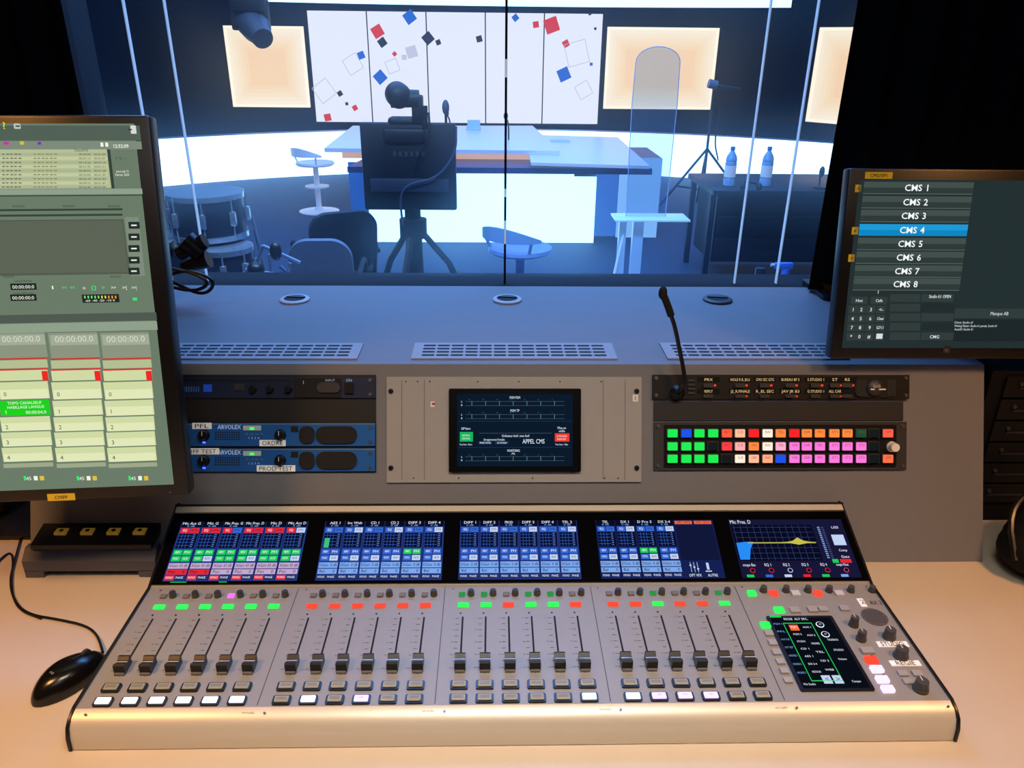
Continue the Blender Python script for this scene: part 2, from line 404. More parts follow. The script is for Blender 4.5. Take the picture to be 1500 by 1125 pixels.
R3 = [g, g, g, g, d_, wp_, pe, (255, 170, 130), b_, pk, pk, pk, pk, pk, pk, d_, (255, 110, 70)]
tl = ['PFL', 'SEC', 'TP', 'AUX', 'RET', 'CUE', 'ORD', 'INV', 'TEL', 'WEB', 'DIR', 'MIC', 'ST1', 'ST2', 'ST3', '', 'OFF']
for rw, yy in ((R1, 634), (R2, 653), (R3, 671)):
    for k, (cx, cc) in enumerate(zip(cols, rw)):
        if cc is None: continue
        q.R(cx-8.4, yy-7, cx+8.4, yy+7, DGR, .008, .012, r=.002)
        q.R(cx-7, yy-5.8, cx+7, yy+5.8, E(cc, 1.1 if cc is not d_ else .5), .012, .0145, r=.0015)
        if cc not in (d_, g, r_, b_): q.T(tl[k] or 'X', cx, yy-2, 3.6, E((150, 60, 60), .7), .0152, wp=8)
q.K(1303, 654, .0095, .016, WHITE, .008)
for x in (963, 1320):
    for y in (624, 682): q.K(x, y, .004, .003, SCRW, .005)
q.build()

# gooseneck microphone
q = MB('gooseneck_microphone')
p0 = TUR @ Vector((*surv(TUR, 990, 575), .022)); yb = p0.y-.012
pts = [p0, W(996, 571, yb), W(1003, 562, yb+.004), W(1002, 545, yb+.012), W(996, 515, yb+.02), W(989, 480, yb+.02), W(983, 462, yb+.02)]
q.tube(pts, .0042, BLK, 10, smooth=2)
q.tube([W(983, 462, yb+.02), W(978, 447, yb+.018), W(972, 432, yb+.014)], .0068, BLKM, 14, smooth=1)
q.ell(W(971, 429, yb+.013), .0082, .0082, .013, BLKM)
q.build()

# ------------------------------------------------------------------ mixing console
q = MB('mixing_console')
prof = [(.822, .7515), (.8235, .772), (.828, .786), (.838, .796), (.853, DECKZ), (1.122, DECKZ), (1.126, .802), (1.280, .864), (1.292, .864), (1.245, .7515)]
q.exx(prof, XL, XR, SILV)
q.exx([(.8215, .7515), (.823, .772), (.8275, .7865), (.8375, .797), (.851, .8008), (.851, .7515)], XL+.001, XR-.001, SILV2)
sp = [(.819, .7512), (.820, .774), (.826, .789), (.837, .799), (.853, .8035), (1.121, .8035), (1.2795, .868), (1.296, .868), (1.249, .7512)]
q.exx(sp, XL-.004, XL, BLK); q.exx(sp, XR, XR+.004, BLK)
q.M = SCR
L = math.hypot(.154, .062)
q.box(XL, XR, .002, L-.012, 0, .003, P('console_screen_glass', (5, 5, 7), .15))
q.box(XL, XR, L-.011, L+.002, 0, .006, SILV2); q.box(XL-.003, XR+.003, L+.002, L+.006, 0, .008, BLK)
# channel displays
def screen(px0, px1, names, kind):
    a = surv(SCR, px0, 807)[0]; b = surv(SCR, px1, 807)[0]; v1 = surv(SCR, 750, 764)[1]; v0 = surv(SCR, 750, 850)[1]
    Z = .003
    def bx(x0, y0, x1, y1, m, lay=0):
        q.box(a+(b-a)*x0, a+(b-a)*x1, v1+(v0-v1)*y1, v1+(v0-v1)*y0, Z, Z+.0005+lay*.0003, m)
    def tx(t, x, y, h, m, wf=None, lay=3): q.text(t, a+(b-a)*x, v1+(v0-v1)*y, h*(v1-v0), m, Z+.0005+lay*.0003, w=wf*(b-a) if wf else None)
    return bx, tx
bgc = E((32, 48, 112), .8); wt = E((235, 240, 255), 1.0); bl = E((56, 110, 222), .9); lb = E((130, 176, 248), .9); dkb = E((10, 15, 40), .8)
gr = E((30, 205, 90), 1.0); rd = E((228, 40, 50), 1.0); ornge = E((255, 105, 45), 1.0); pkh = E((204, 176, 212), .9); whb = E((200, 216, 250), .95)
names = [['Mic Act G', 'Mic G', 'Mic Pres. G', 'Mic Pres. D', 'Mic D', 'Mic Act D'], ['AES 1', 'Inv Web', 'CD 1', 'CD 2', 'DIFF 3', 'DIFF 4'],
         ['DIFF 1', 'DIFF 2', 'PROD', 'DIFF 3', 'DIFF 4', 'TEL 2'], ['TEL', 'DX 1', 'D Pro 3', 'DX 3-4']]
for si, (x0, x1) in enumerate(((254, 444), (470, 649), (673, 848), (876, 1053))):
    bx, tx = screen(x0, x1, names[si], si)
    bx(0, 0, 1, 1, E((40, 62, 140), .85) if si != 3 else E((24, 36, 92), .8))
    for c in range(6):
        x = c/6; w6 = 1/6
        if si == 3 and c >= 4: continue
        nm = names[si][c]
        bx(x+.004, .0, x+w6-.004, .10, dkb, 1)
        tx(nm, x+w6/2, .035, .045, wt, min(.14, .017*len(nm)))
        tx('0 dB', x+w6/2, .083, .028, lb, .06)
        bx(x+.012, .115, x+w6/2-.004, .2, rd if si == 0 else bl, 1); bx(x+w6/2+.004, .115, x+w6-.012, .2, rd if (si == 0 and c % 3 != 2) else whb if c % 2 else bl, 1)
        tx('EQ', x+w6*.28, .157, .04, wt, .03); tx('DYN', x+w6*.72, .157, .04, dkb, .04)
        bx(x+.012, .215, x+w6-.05, .46, dkb, 1); 
        for k in range(4): bx(x+.014, .25+k*.055, x+w6-.052, .254+k*.055, bl, 2)
        for k in range(3): bx(x+.035+k*.025, .22, x+.037+k*.025, .455, bl, 2)
        bx(x+w6-.044, .215, x+w6-.03, .46, dkb, 1); bx(x+w6-.026, .215, x+w6-.012, .46, dkb, 1)
        if si == 1 and c == 0: bx(x+.02, .3, x+.06, .46, E((60, 210, 120), .9), 2)
        for k in range(7): bx(x+w6-.043, .23+k*.033, x+w6-.031, .237+k*.033, lb, 2)
        for rw in range(2):
            for cl in range(2):
                cc = gr if ((si == 0 and not (rw == 1 and cl == 1 and c % 2)) or (si == 1 and c == 4 and rw == 0) or (si == 3 and c == 2 and rw == 0)) else (whb if rw == 1 and cl == 1 else bl)
                bx(x+.012+cl*.073, .49+rw*.105, x+.012+cl*.073+.066, .575+rw*.105, cc, 1)
                tx(('48V', 'PH', 'MONO', 'AUX')[rw*2+cl], x+.045+cl*.073, .532+rw*.105, .038, wt if cc != whb else dkb, .04)
        bx(x+.008, .71, x+w6-.008, .80, pkh if si == 0 else lb, 1)
        tx('AGain 43 dB' if si == 0 else 'DGain  0 dB', x+w6/2, .755, .045, dkb, .135)
        bx(x+.008, .815, x+w6-.008, .895, rd if (si == 0 and c in (0, 1)) else lb if si else pkh, 1)
        tx('Pan     0' if si == 0 else 'Bal      0', x+w6/2, .855, .045, dkb, .12)
        for cl in range(2):
            cc = rd if (si == 0 and cl == 0) else bgc
            bx(x+.008+cl*.076, .91, x+.008+cl*.076+.07, .985, cc, 1); tx(('MONO', 'PHASE')[cl], x+.043+cl*.076, .947, .035, wt, .055)
        if c: bx(x-.0015, 0, x+.0015, 1, dkb, 4)
    if si == 3:
        bx(.675, .02, .82, .075, ornge, 1); bx(.84, .02, .985, .075, ornge, 1); tx('GRP APPS', .748, .047, .04, dkb, .12); tx('GREF GENO', .912, .047, .04, dkb, .12)
        bx(.672, .1, .99, .70, E((20, 28, 66), .75), 1)
        for k in range(3): bx(.735+k*.028, .74, .738+k*.028, .90, whb, 2); bx(.729+k*.028, .78+k*.03, .744+k*.028, .80+k*.03, whb, 2)
        bx(.865, .75, .885, .86, whb, 2); bx(.85, .88, .90, .895, whb, 2); tx('OPT VFX', .76, .955, .045, wt, .1); tx('AUTRE', .9, .955, .045, wt, .08)
    if si == 0:
        for k in range(3): bx(.06+k*.36, 1.012, .18+k*.3, 1.02, gr, 1)
bx, tx = screen(1077, 1247, None, 9)
bx(0, 0, 1, 1, E((28, 26, 62), .8)); tx('Mic Pres. D', .1, .045, .065, wt, .18)
bx(.01, .1, .72, .72, E((10, 14, 40), .7), 1)
for k in range(12): bx(.03+k*.057, .11, .033+k*.057, .71, E((60, 75, 130), .7), 2)
for k in range(7): bx(.02, .14+k*.09, .71, .145+k*.09, E((60, 75, 130), .7), 2)
def fx(pts, m, lay):
    a = surv(SCR, 1077, 807)[0]; b = surv(SCR, 1247, 807)[0]; v1 = surv(SCR, 750, 764)[1]; v0 = surv(SCR, 750, 850)[1]
    q.prism([(a+(b-a)*x, v1+(v0-v1)*y) for x, y in pts], .003, .0035+lay*.0003, m)
fx([(.02, .42), (.10, .40), (.17, .40), (.13, .52), (.10, .70), (.02, .70)][::-1], E((40, 140, 245), 1.0), 3)
fx([(.12, .41), (.40, .41), (.50, .40), (.56, .33), (.62, .40), (.71, .41), (.71, .425), (.12, .425)][::-1], E((190, 190, 90), .9), 4)
fx([(.45, .41), (.52, .385), (.56, .33), (.60, .385), (.67, .41), (.56, .45)][::-1], E((210, 200, 80), .9), 5)
for k in range(16): bx(.765, .14+k*.035, .785, .155+k*.035, lb, 2); bx(.80, .14+k*.035, .82, .155+k*.035, E((70, 90, 150), .7), 2)
bx(.865, .28, .97, .46, whb, 2); tx('LISS', .92, .15, .04, wt, .06); tx('Comp', .92, .55, .04, wt, .07); tx('Gate', .92, .66, .04, wt, .07); bx(.865, .7, .96, .76, rd, 2); bx(.8, .7, .85, .76, gr, 2)
for k, t in enumerate(['coupe Bas', 'EQ 1', 'EQ 2', 'EQ 3', 'EQ 4', 'coupe Haut']):
    x = .07+k*.158; tx(t, x+.01, .79, .045, wt, .105 if len(t) > 5 else .055)
    q2c = [rd, rd, whb, rd, rd, E((230, 70, 120), .9)][k]
    a = surv(SCR, 1077, 807)[0]; b = surv(SCR, 1247, 807)[0]; v1 = surv(SCR, 750, 764)[1]; v0 = surv(SCR, 750, 850)[1]
    ux, vy = a+(b-a)*(x+.03), v1+(v0-v1)*.88
    q.cyl((ux, vy, .003), (ux, vy, .0038), .0048, .0048, q2c); q.cyl((ux, vy, .0038), (ux, vy, .0042), .0036, .0036, dkb)
    bx(x-.03, .95, x+.03, .99, [gr, bl, whb, rd, gr, lb][k], 2)
# deck
q.M = DECK
YY = lambda py: surv(DECK, 750, py)[1]
SEAM = P('console_seam', (70, 66, 62), .5)
st = [-.576+.2618*k for k in range(4)]
for k in (1, 2, 3, 4):
    x = -.576+.2618*k-.0345; q.box(x-.0006, x+.0006, .855, 1.12, 0, .0006, SEAM)
yk, yl, ys0, ys1, yc, yb1, yb2 = YY(871), YY(887), YY(903), YY(986), YY(975), YY(1004), YY(1024)
led = ['GGGGGG', 'RRRRRR', 'GGRGGR', 'RRGRRG']; lit = ['WWWWWW', '-W-P--', '-----W', 'WPPP--']
LC = {'G': E((50, 245, 90), 1.3), 'R': E((255, 70, 50), 1.3), 'W': E((245, 240, 255), 1.8), 'P': E((232, 200, 255), 1.6), '-': P('unlit_key', (150, 148, 130), .5)}
TICK = P('scale_ink', (50, 46, 42), .7); OFFK = P('key_grey', (150, 148, 145), .5)
for mI in range(4):
    for c in range(6):
        x = st[mI]+.0392*c
        q.rbox(x-.0095, x+.0095, yl-.005, yl+.005, 0, .004, .001, LC[led[mI][c]], seg=1)
        q.cyl((x+.0125, yk, 0), (x+.0125, yk, .010), .0062, .0056, GRYK); q.cyl((x+.0125, yk, .010), (x+.0125, yk, .0112), .0045, .0045, DGR)
        sb = E((240, 110, 245), 1.3) if (mI == 0 and c == 3) else (E((60, 170, 90), .7) if led[mI][c] == 'G' and mI else P('key_dim', (108, 102, 98), .5))
        q.rbox(x-.009, x+.002, yk-.006, yk+.004, 0, .004, .0008, sb, seg=1)
        q.cyl((x-.004, YY(898), 0), (x-.004, YY(898), .001), .0016, .0016, BLK)
        q.rp(x-.0015, x+.0015, ys1, ys0, 0, .0005, .001, BLKM)
        for k in range(9):
            yy = ys1+.012+(ys0-ys1-.016)*k/8; q.box(x-.012, x-.006, yy-.0003, yy+.0003, 0, .0004, TICK)
            if k % 2 == 0: q.text(['60', '40', '20', '10', '0'][k//2], x-.0155, yy, .0026, TICK, .0004)
        # fader cap (stepped, curved top)
        cp = [(-.012, .0), (-.012, .015), (-.008, .0165), (-.003, .0125), (.003, .0125), (.008, .0165), (.012, .015), (.012, 0)]
        q.exx([(yc+a, .0015+b) for a, b in cp], x-.0085, x+.0085, BLK); q.box(x-.0086, x+.0086, yc-.0004, yc+.0004, .0138, .0145, WHITE)
        q.box(x-.0075, x+.0075, yc-.0155, yc-.012, .0005, .004, P('cap_foot', (100, 100, 102), .4))
        for yy, on in ((yb1, '-'), (yb2, lit[mI][c])):
            q.rp(x-.0135, x+.0135, yy-.0085, yy+.0085, 0, .0035, .003, BLK)
            q.rbox(x-.0105, x+.0105, yy-.0058, yy+.0058, .003, .0062, .001, LC[on], seg=1)
            if on == '-': q.box(x-.008, x+.008, yy-.003, yy+.003, .0062, .0064, P('key_window', (124, 120, 104), .5))
            if yy == yb2: q.text('ON', x, yy, .003, P('key_ink', (120, 100, 90), .6), .0066)
    q.text('mx audio', st[mI]+.218, YY(1040), .0034, TICK, .0005)
for x in (-.60, -.342, -.08, .18, .442, .67):
    for yy in (YY(862), YY(1041)): q.cyl((x+.008, yy, 0), (x+.008, yy, .0008), .0018, .0018, SCRW)
# master section
for px, c in ((1101, 'G'), (1133, 'R'), (1165, 'W'), (1198, 'R'), (1229, 'W')):
    m = {'W': P('dim_white_key', (190, 190, 195), .5)}.get(c, LC[c])
    q.R(px-6, 867, px+6, 874, m, 0, .004, r=.001)
for px in (1118, 1151, 1183, 1214, 1246, 1277): q.K(px, 866, .006, .011, GRYK)
for px, py, c in ((1141, 895, 'G'), (1164, 895, '-'), (1190, 894, '-'), (1121, 917, 'G')):
    q.R(px-7, py-4, px+7, py+4, LC[c] if c != '-' else OFFK, 0, .004, r=.001)
for k in range(6): q.R(1120+k*5.6, 925+k*13.8, 1132+k*5.6, 933+k*13.8, OFFK, 0, .004, r=.001); 
q.R(1199, 890, 1212, 897, OFFK, 0, .004, r=.001); q.R(1230, 889, 1243, 896, OFFK, 0, .004, r=.001)
a0 = surv(DECK, 1150, 965)[0]; a1 = surv(DECK, 1254, 965)[0]; b1, b0 = YY(908)+.002, YY(1018)
q.rp(a0, a1, b0, b1, 0, .003, .003, BLK)
def mb(x0, y0, x1, y1, m, l=1): q.box(a0+(a1-a0)*x0, a0+(a1-a0)*x1, b1+(b0-b1)*y1, b1+(b0-b1)*y0, .003, .0034+.0003*l, m)
def mt(t, x, y, h, m, wf=None): q.text(t, a0+(a1-a0)*x, b1+(b0-b1)*y, h*(b1-b0), m, .0046, w=wf*(a1-a0) if wf else None)
mb(.05, .03, .95, .97, E((12, 16, 26), .8), 0)
mt('REGIE  ALT SRC.', .42, .06, .03, wt, .36); mb(.05, .0, .22, .025, gr)
for x0, y0, x1, y1 in ((.2, .12, .21, .88), (.62, .12, .63, .88), (.2, .88, .63, .89), (.2, .11, .63, .12)): mb(x0, y0, x1, y1, gr)
mb(.27, .14, .40, .22, ornge); mt('PGM 1', .335, .18, .03, wt, .1)
for i, t in enumerate(['PGM 2', 'STUDIO', 'CD 1', 'AES 1', 'DX 3-4', 'RETOUR']): mt(t, .33, .28+i*.1, .024, wt, .12)
for i, t in enumerate(['AUX 1', 'AUX 2', 'ORDRES', 'TEL', 'CD 2', 'WEB']): mt(t, .52, .18+i*.115, .024, wt, .12)
for i, t in enumerate(['PGM 1', 'PFL', 'AUX CUE', 'OFF TEST', 'ORDRES 1', 'ORDRES 2', 'ORDRES 3']): mt(t, .115, .13+i*.11, .024, lb, .12)
mb(.36, .82, .48, .92, whb); mb(.51, .82, .63, .92, whb); mt('<', .42, .87, .05, dkb); mt('>', .57, .87, .05, dkb)
mt('Mix Studio', .15, .93, .026, wt, .16); mt('Volume', .78, .62, .026, wt, .12); mt('Casque', .8, .9, .026, wt, .12); mt('TALKBACK', .8, .36, .026, wt, .16); mt('STUDIO', .8, .5, .026, wt, .14)
for yy in (.14, .28):
    ux, vy = a0+(a1-a0)*.74, b1+(b0-b1)*yy
    q.cyl((ux, vy, .0034), (ux, vy, .0042), .0068, .0068, wt, 24); q.cyl((ux, vy, .0042), (ux, vy, .0046), .0054, .0054, dkb, 24); q.text('00', ux, vy, .003, wt, .0049)
u, v = surv(DECK, 1281, 904); q.cyl((u, v, 0), (u, v, .0008), .022, .022, P('speaker_mesh', (82, 78, 76), .6), 32)
for i in range(-5, 6):
    for j in range(-5, 6):
        if i*i+j*j < 26: q.box(u+i*.0037-.0009, u+i*.0037+.0009, v+j*.0037-.0009, v+j*.0037+.0009, .0008, .0011, P('mesh_hole', (46, 44, 42), .7))
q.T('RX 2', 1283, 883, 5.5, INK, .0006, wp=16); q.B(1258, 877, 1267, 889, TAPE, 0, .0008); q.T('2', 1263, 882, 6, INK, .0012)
for px, py, r in ((1250, 916, .0075), (1261, 937, .0075), (1302, 934, .0095), (1319, 962, .0105), (1348, 1010, .0105)): q.K(px, py, r, .018, GRYK, 0, WHITE)
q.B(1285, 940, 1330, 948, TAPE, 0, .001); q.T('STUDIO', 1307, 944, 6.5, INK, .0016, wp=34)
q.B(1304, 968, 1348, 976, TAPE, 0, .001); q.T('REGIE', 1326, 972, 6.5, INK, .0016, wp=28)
for px, py, c in ((1270, 955, '-'), (1276, 969, 'R'), (1284, 982, 'P'), (1292, 997, 'P'), (1300, 1011, 'P')):
    q.R(px-9, py-4.5, px+9, py+4.5, LC[c] if c != '-' else OFFK, 0, .005, r=.0015)
for px, py in ((1322, 988), (1343, 988), (1330, 1000)): q.R(px-7, py-4, px+7, py+4, OFFK, 0, .004, r=.001)
q.B(1285, 950, 1287, 1000, SEAM, 0, .0004)
q.build()

# ------------------------------------------------------------------ right monitor
RM = frame(W(1218, 523, 1.375), X, (0, .19, 1))
q = MB('computer_monitor', RM)
uL = surv(RM, 1231, 384)[0]; vB = surv(RM, 1350, 526)[1]; vT = surv(RM, 1350, 247)[1]; UW = .565
q.rbox(uL, uL+UW, vB, vT, -.03, 0, .004, BLK); q.rbox(uL+.1, uL+UW-.1, vB+.05, vT-.05, -.06, -.028, .01, BLK)
q.box(uL+.02, uL+UW-.02, vB+.022, vT-.02, 0, .001, E((38, 51, 52), .9))
a = surv(RM, 1253, 384)[0]; b = surv(RM, 1410, 384)[0]; c2 = surv(RM, 1333, 350)[0]
for i, y in enumerate([275, 296, 316, 337, 357, 377, 397, 416]):
    v0_ = surv(RM, 1333, y+8.5)[1]; v1_ = surv(RM, 1333, y-8.5)[1]; vm = (v0_+v1_)/2
    if i == 3: q.box(a, b, v0_, v1_, .001, .0015, E((15, 135, 195), 1)); q.box(a, b, vm, v1_, .0015, .0017, E((30, 155, 215), 1))
    else:
        q.box(a, b, v0_, v1_, .001, .0015, E((52, 64, 62), .85)); q.box(a, b, vm, v1_, .0015, .0017, E((72, 86, 82), .85))
        q.box(a, b, v0_-.0012, v0_, .001, .0018, E((110, 122, 118), .7))
    q.text('CMS', c2-.006, vm, .0115, E((245, 250, 250), 1), .002, w=.032, bold=True); q.text('%d' % (i+1), c2+.0205, vm, .0115, E((245, 250, 250), 1), .002, bold=True)
q.M = RM
wt2 = E((225, 235, 235), .9); kc = E((56, 68, 66), .8)
q.B(1245, 430, 1302, 500, E((44, 54, 54), .8), .001, .0014)
q.T('I', 1286, 428, 6, wt2)
for i, rw in enumerate([['Hot', 'Calls'], ['1', '2', '3', '<-'], ['4', '5', '6', 'Clear'], ['7', '8', '9', 'G711'], ['*', '0', '#', '']]):
    y = 440+i*13.2
    xs_ = [1258, 1287] if i == 0 else [1247+3-i, 1262-i, 1276-i, 1291-i]
    for x, t in zip(xs_, rw):
        hw = 12 if i == 0 else 6.5
        q.B(x-hw, y-5.5, x+hw, y+5.5, kc, .0014, .0018)
        if t: q.T(t, x, y, 5 if len(t) < 3 else 4, wt2, .0024, bold=True, wp=None if len(t) < 3 else 10)
q.B(1283, 488.5, 1292, 496, wt2, .0018, .0022)
for i in range(5):
    q.B(1303, 431+i*14, 1347, 442+i*14, kc, .001, .0016)
    q.B(1349, 431+i*14, 1396, 442+i*14, kc if i in (0, 2, 4) else E((40, 50, 50), .8), .001, .0016)
q.T('Studio 61: OPEN', 1376, 434, 4.5, wt2, .0024, wp=32, bold=True); q.T('CMG', 1368, 493, 4.5, wt2, .0024, bold=True)
q.B(1398, 452, 1560, 466, kc, .001, .0016); q.T('Manque AB', 1463, 459, 5, wt2, .0024, wp=26)
q.B(1396, 468, 1600, 500, E((34, 44, 46), .8), .001, .0014)
for i, (t, wd) in enumerate((('Client: Studio 61', 27), ('Waiting Master: Studio 61 parade, Studio 61', 62), ('AutoDI: Studio 61', 27))): q.T(t, 1397, 472+i*5, 3.2, wt2, .0024, al='L', wp=wd)
for i in range(12): q.B(1418, 270+i*15, 1600, 270.6+i*15, E((40, 54, 55), .8), .001, .0014)
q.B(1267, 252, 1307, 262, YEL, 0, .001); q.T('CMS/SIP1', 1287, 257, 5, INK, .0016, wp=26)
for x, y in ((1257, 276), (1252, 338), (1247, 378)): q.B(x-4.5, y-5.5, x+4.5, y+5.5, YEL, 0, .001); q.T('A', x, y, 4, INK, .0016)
q.R(1381, 507, 1392, 517, DGR, 0, .001, r=.001); q.T('o', 1386, 512, 6, P('badge_grey', (120, 120, 125), .4), .0014)
# stand
cc = RM @ Vector((uL+UW/2, (vB+vT)/2, -.05))
q.M = Matrix()
q.tube([cc, (cc.x, cc.y+.05, cc.z-.02), (cc.x, cc.y+.07, SHZ+.02)], .02, BLK, 12)
q.rbox(cc.x-.14, cc.x+.05, cc.y-.0, cc.y+.17, SHZ, SHZ+.016, .005, BLK)
q.build()
# little black foot, taken as the right monitor's stand base
q = MB('monitor_stand_foot', SHELF); q.R(1190, 415, 1226, 441, BLK, 0, .012, r=.01); q.R(1196, 416, 1224, 430, DGR, .012, .02, r=.006); q.build()

# ------------------------------------------------------------------ left monitor (tall)
ph = math.radians(4)
LM = frame(W(262, 727, 1.13), (math.cos(ph), math.sin(ph), 0), (-.2*math.sin(ph), .2*math.cos(ph), 1))
q = MB('computer_monitor', LM)
uR = surv(LM, 247, 440)[0]; vB = surv(LM, 130, 732)[1]; vT = surv(LM, 120, 168)[1]; UW = .40
q.rbox(uR-UW, uR, vB, vT, -.035, 0, .005, BLK); q.rbox(uR-UW+.06, uR-.06, vB+.12, vT-.12, -.07, -.03, .01, BLK)
sR = surv(LM, 225, 440)[0]; vb = surv(LM, 130, 714)[1]; vt = surv(LM, 110, 181)[1]
q.box(uR-UW+.02, sR, vb, vt, 0, .001, E((112, 130, 110), .9))
lg = E((150, 168, 146), .9); pale = E((208, 218, 164), 1.0); pale2 = E((184, 196, 150), .95); dg = E((62, 76, 66), .8); tk = E((66, 70, 54), .7); wl_ = E((240, 246, 228), 1.0)
EX = -60
q.B(EX, 184, 206, 206, E((92, 108, 96), .8), .001, .0014)
q.T('?', 7, 184, 10, E((230, 230, 40), 1), .002, bold=True); q.R(21, 181, 31, 189, E((190, 205, 190), .9), .0014, .0018, r=.002); q.B(24, 184, 30, 186, dg, .0018, .0021)
q.B(192, 184, 200, 196, E((225, 230, 225), .9), .0014, .0018); q.B(188, 189, 194, 191, dg, .0018, .0021)
q.B(EX, 207, 208, 219, E((136, 150, 134), .85), .001, .0015)
q.B(6, 208, 14, 212, E((200, 60, 170), .9), .0015, .0018); q.B(30, 207, 36, 212, E((220, 200, 60), .9), .0015, .0018); q.B(56, 208, 61, 212, E((120, 60, 190), .9), .0015, .0018)
q.T('Dispositif 82', 120, 220, 4, tk, .002, wp=20); q.T('12:52:09', 178, 214, 5, wl_, .002, wp=22, bold=True)
for k, x in enumerate((148, 155)): q.B(x, 209, x+4, 215, wl_, .0015, .0018)
q.B(EX, 219, 160, 276, pale2, .001, .0014)
for k in range(9):
    y = 224+k*6; q.B(EX, y, 158, y+4.4, E((205, 212, 165), .9) if k % 2 else E((180, 190, 158), .9), .0014, .0017)
    for s_ in range(5+(k*3) % 3): q.B(4+s_*6, y+1.2, 7.5+s_*6+(k+s_) % 2, y+2.8, E((120, 122, 100), .8), .0017, .0019)
    for s_ in range(6): q.B(50+s_*6, y+1.2, 53.5+s_*6+(k+s_) % 2, y+2.8, E((150, 152, 110), .8), .0017, .0019)
    q.T('00:%02d:%02d' % (k*7 % 60, k*13 % 60), 125, y+2.2, 2.8, tk, .0021, wp=17); q.T('00:01:%02d' % (k*7), 147, y+2.2, 2.8, tk, .0021, wp=17)
q.B(161, 219, 165, 276, dg, .001, .0016)
q.T('mercredi 15', 180, 251, 3.4, wl_, .002, wp=18); q.T('Février 2023', 180, 256, 3.4, wl_, .002, wp=20); q.T('+ 5 / -', 178, 232, 4, dg, .002, wp=16)
q.B(EX, 277, 209, 285, lg, .001, .0015); q.B(EX, 286, 209, 287.5, dg, .001, .0016)
for x in (28, 102, 168): q.T('00:00:00.0', x, 302, 3.2, tk, .002, wp=18)
for y in (306, 314): q.B(EX, y, 180, y+3, dg, .001, .0016)
q.B(EX, 322, 186, 403, E((92, 102, 88), .8), .001, .0015); q.B(EX, 324, 184, 400, E((102, 112, 96), .8), .0015, .0018)
q.B(188, 318, 208, 404, E((140, 155, 138), .8), .001, .0014)
for k, y in enumerate((330, 347, 364, 381, 397)): q.R(189, y-5, 205, y+5, E((44, 54, 50), .8), .0014, .002, r=.001); q.B(193, y-1, 201, y+1, wl_, .002, .0023)
q.T('00:00:00:0', 14, 405, 3, tk, .002, wp=16); q.T('00:00:00:0', 170, 405, 3, tk, .002, wp=16)
for y in (420, 436): q.B(16, y-5, 54, y+4.5, E((40, 46, 42), .8), .001, .0015); q.T('00:00:00:0', 35, y, 5, wl_, .002, wp=32)
q.T('Locaux Secteur', 35, 411, 3.2, tk, .002, wp=26); q.T('Locaux NOM prise', 35, 429, 3.2, tk, .002, wp=30)
gm = E((40, 230, 110), 1.1)
for k, x in enumerate((78, 95, 107, 124, 138, 152, 167, 183, 197)):
    q.T(['I', '<<', '<<', 'o', '[]', '>', '>>', '>|', '>>|'][k], x, 421, 5, gm if k in (1, 2, 4, 5) else wl_, .002, wp=[2, 7, 7, 4, 6, 4, 7, 6, 7][k])
q.B(195, 436, 201, 440, gm, .001, .0016)
q.B(121, 431, 175, 443, E((38, 44, 40), .8), .001, .0015)
for k in range(10): q.B(124+k*5, 433, 126+k*5, 437, E((240, 160, 60), 1) if k > 6 else E((120, 230, 120), 1) if k < 5 else E((235, 225, 80), 1), .0015, .0018)
q.T('-60 -40 -20 -10 0', 147, 440, 3, wl_, .002, wp=44)
q.B(EX, 460, 230, 472, E((88, 100, 90), .8), .001, .0015); q.B(EX, 473, 231, 486, lg, .001, .0014)
for ci, (x0, x1) in enumerate(((-2, 71), (76, 148), (152, 223))):
    q.M = LM
    def cb(y0, y1, m, xa=0., xb=1., z1=.0015):
        sh = (y0-540)*.055
        q.B(x0+sh+(x1-x0)*xa, y0, x0+sh+(x1-x0)*xb, y1, m, .001, z1)
    def ct(t, y, h, m, fx_=.5, wp=None): q.T(t, x0+(y-540)*.055+(x1-x0)*fx_, y, h, m, .0028, wp)
    cb(487, 524, E((150, 160, 138), .85), 0, 1, .0015); cb(490, 505, E((172, 182, 158), .88), .02, .98, .0018)
    ct('00:00:00.0', 496, 9, E((215, 222, 205), .95), .5, 56)
    cb(524, 526, E((210, 50, 40), .95)); cb(527, 539, pale2); cb(540, 542, rd, 0, 1, .0018)
    cb(542, 557, pale); cb(543, 557, E((228, 40, 35), 1.1), .88, 1, .002)
    cb(559, 584, pale); cb(570, 584, E((226, 232, 184), 1), .02, .98, .0018); ct('0', 577, 6, tk, .12)
    cb(586, 608, E((30, 205, 30), 1.05) if ci == 0 else pale)
    if ci == 0:
        ct('TOPO CANALSEUF', 589.5, 4, wl_, .5, 50); ct('HABILLAGE LANGUE', 595.5, 4, wl_, .52, 54); ct('1', 603, 5.5, wl_, .12); ct('00:00:04.0', 603, 4.5, wl_, .72, 30)
    else: cb(595, 608, E((226, 232, 184), 1), .02, .98, .0018); ct('1', 602, 6, tk, .12)
    for r in range(3):
        y = 610+r*22.3; cb(y, y+20.5, pale); cb(y+9, y+20.5, E((226, 232, 184), 1), .02, .98, .0018); ct(str(r+2), y+15, 6, tk, .12)
    cb(678, 684, E((170, 182, 150), .85))
    ct('45', 700, 5, wl_, .5); cb(697, 703, E((240, 200, 60), .9), .72, .80, .002); cb(697, 703, wl_, .60, .67, .002); cb(697, 703, gm, .40, .44, .002)
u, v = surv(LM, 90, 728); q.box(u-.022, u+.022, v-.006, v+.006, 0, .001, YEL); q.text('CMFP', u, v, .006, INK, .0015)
u, v = surv(LM, 253, 720); q.text('o', u-.004, v, .005, P('badge_grey', (120, 120, 125), .4), .0012)
q.M = Matrix()
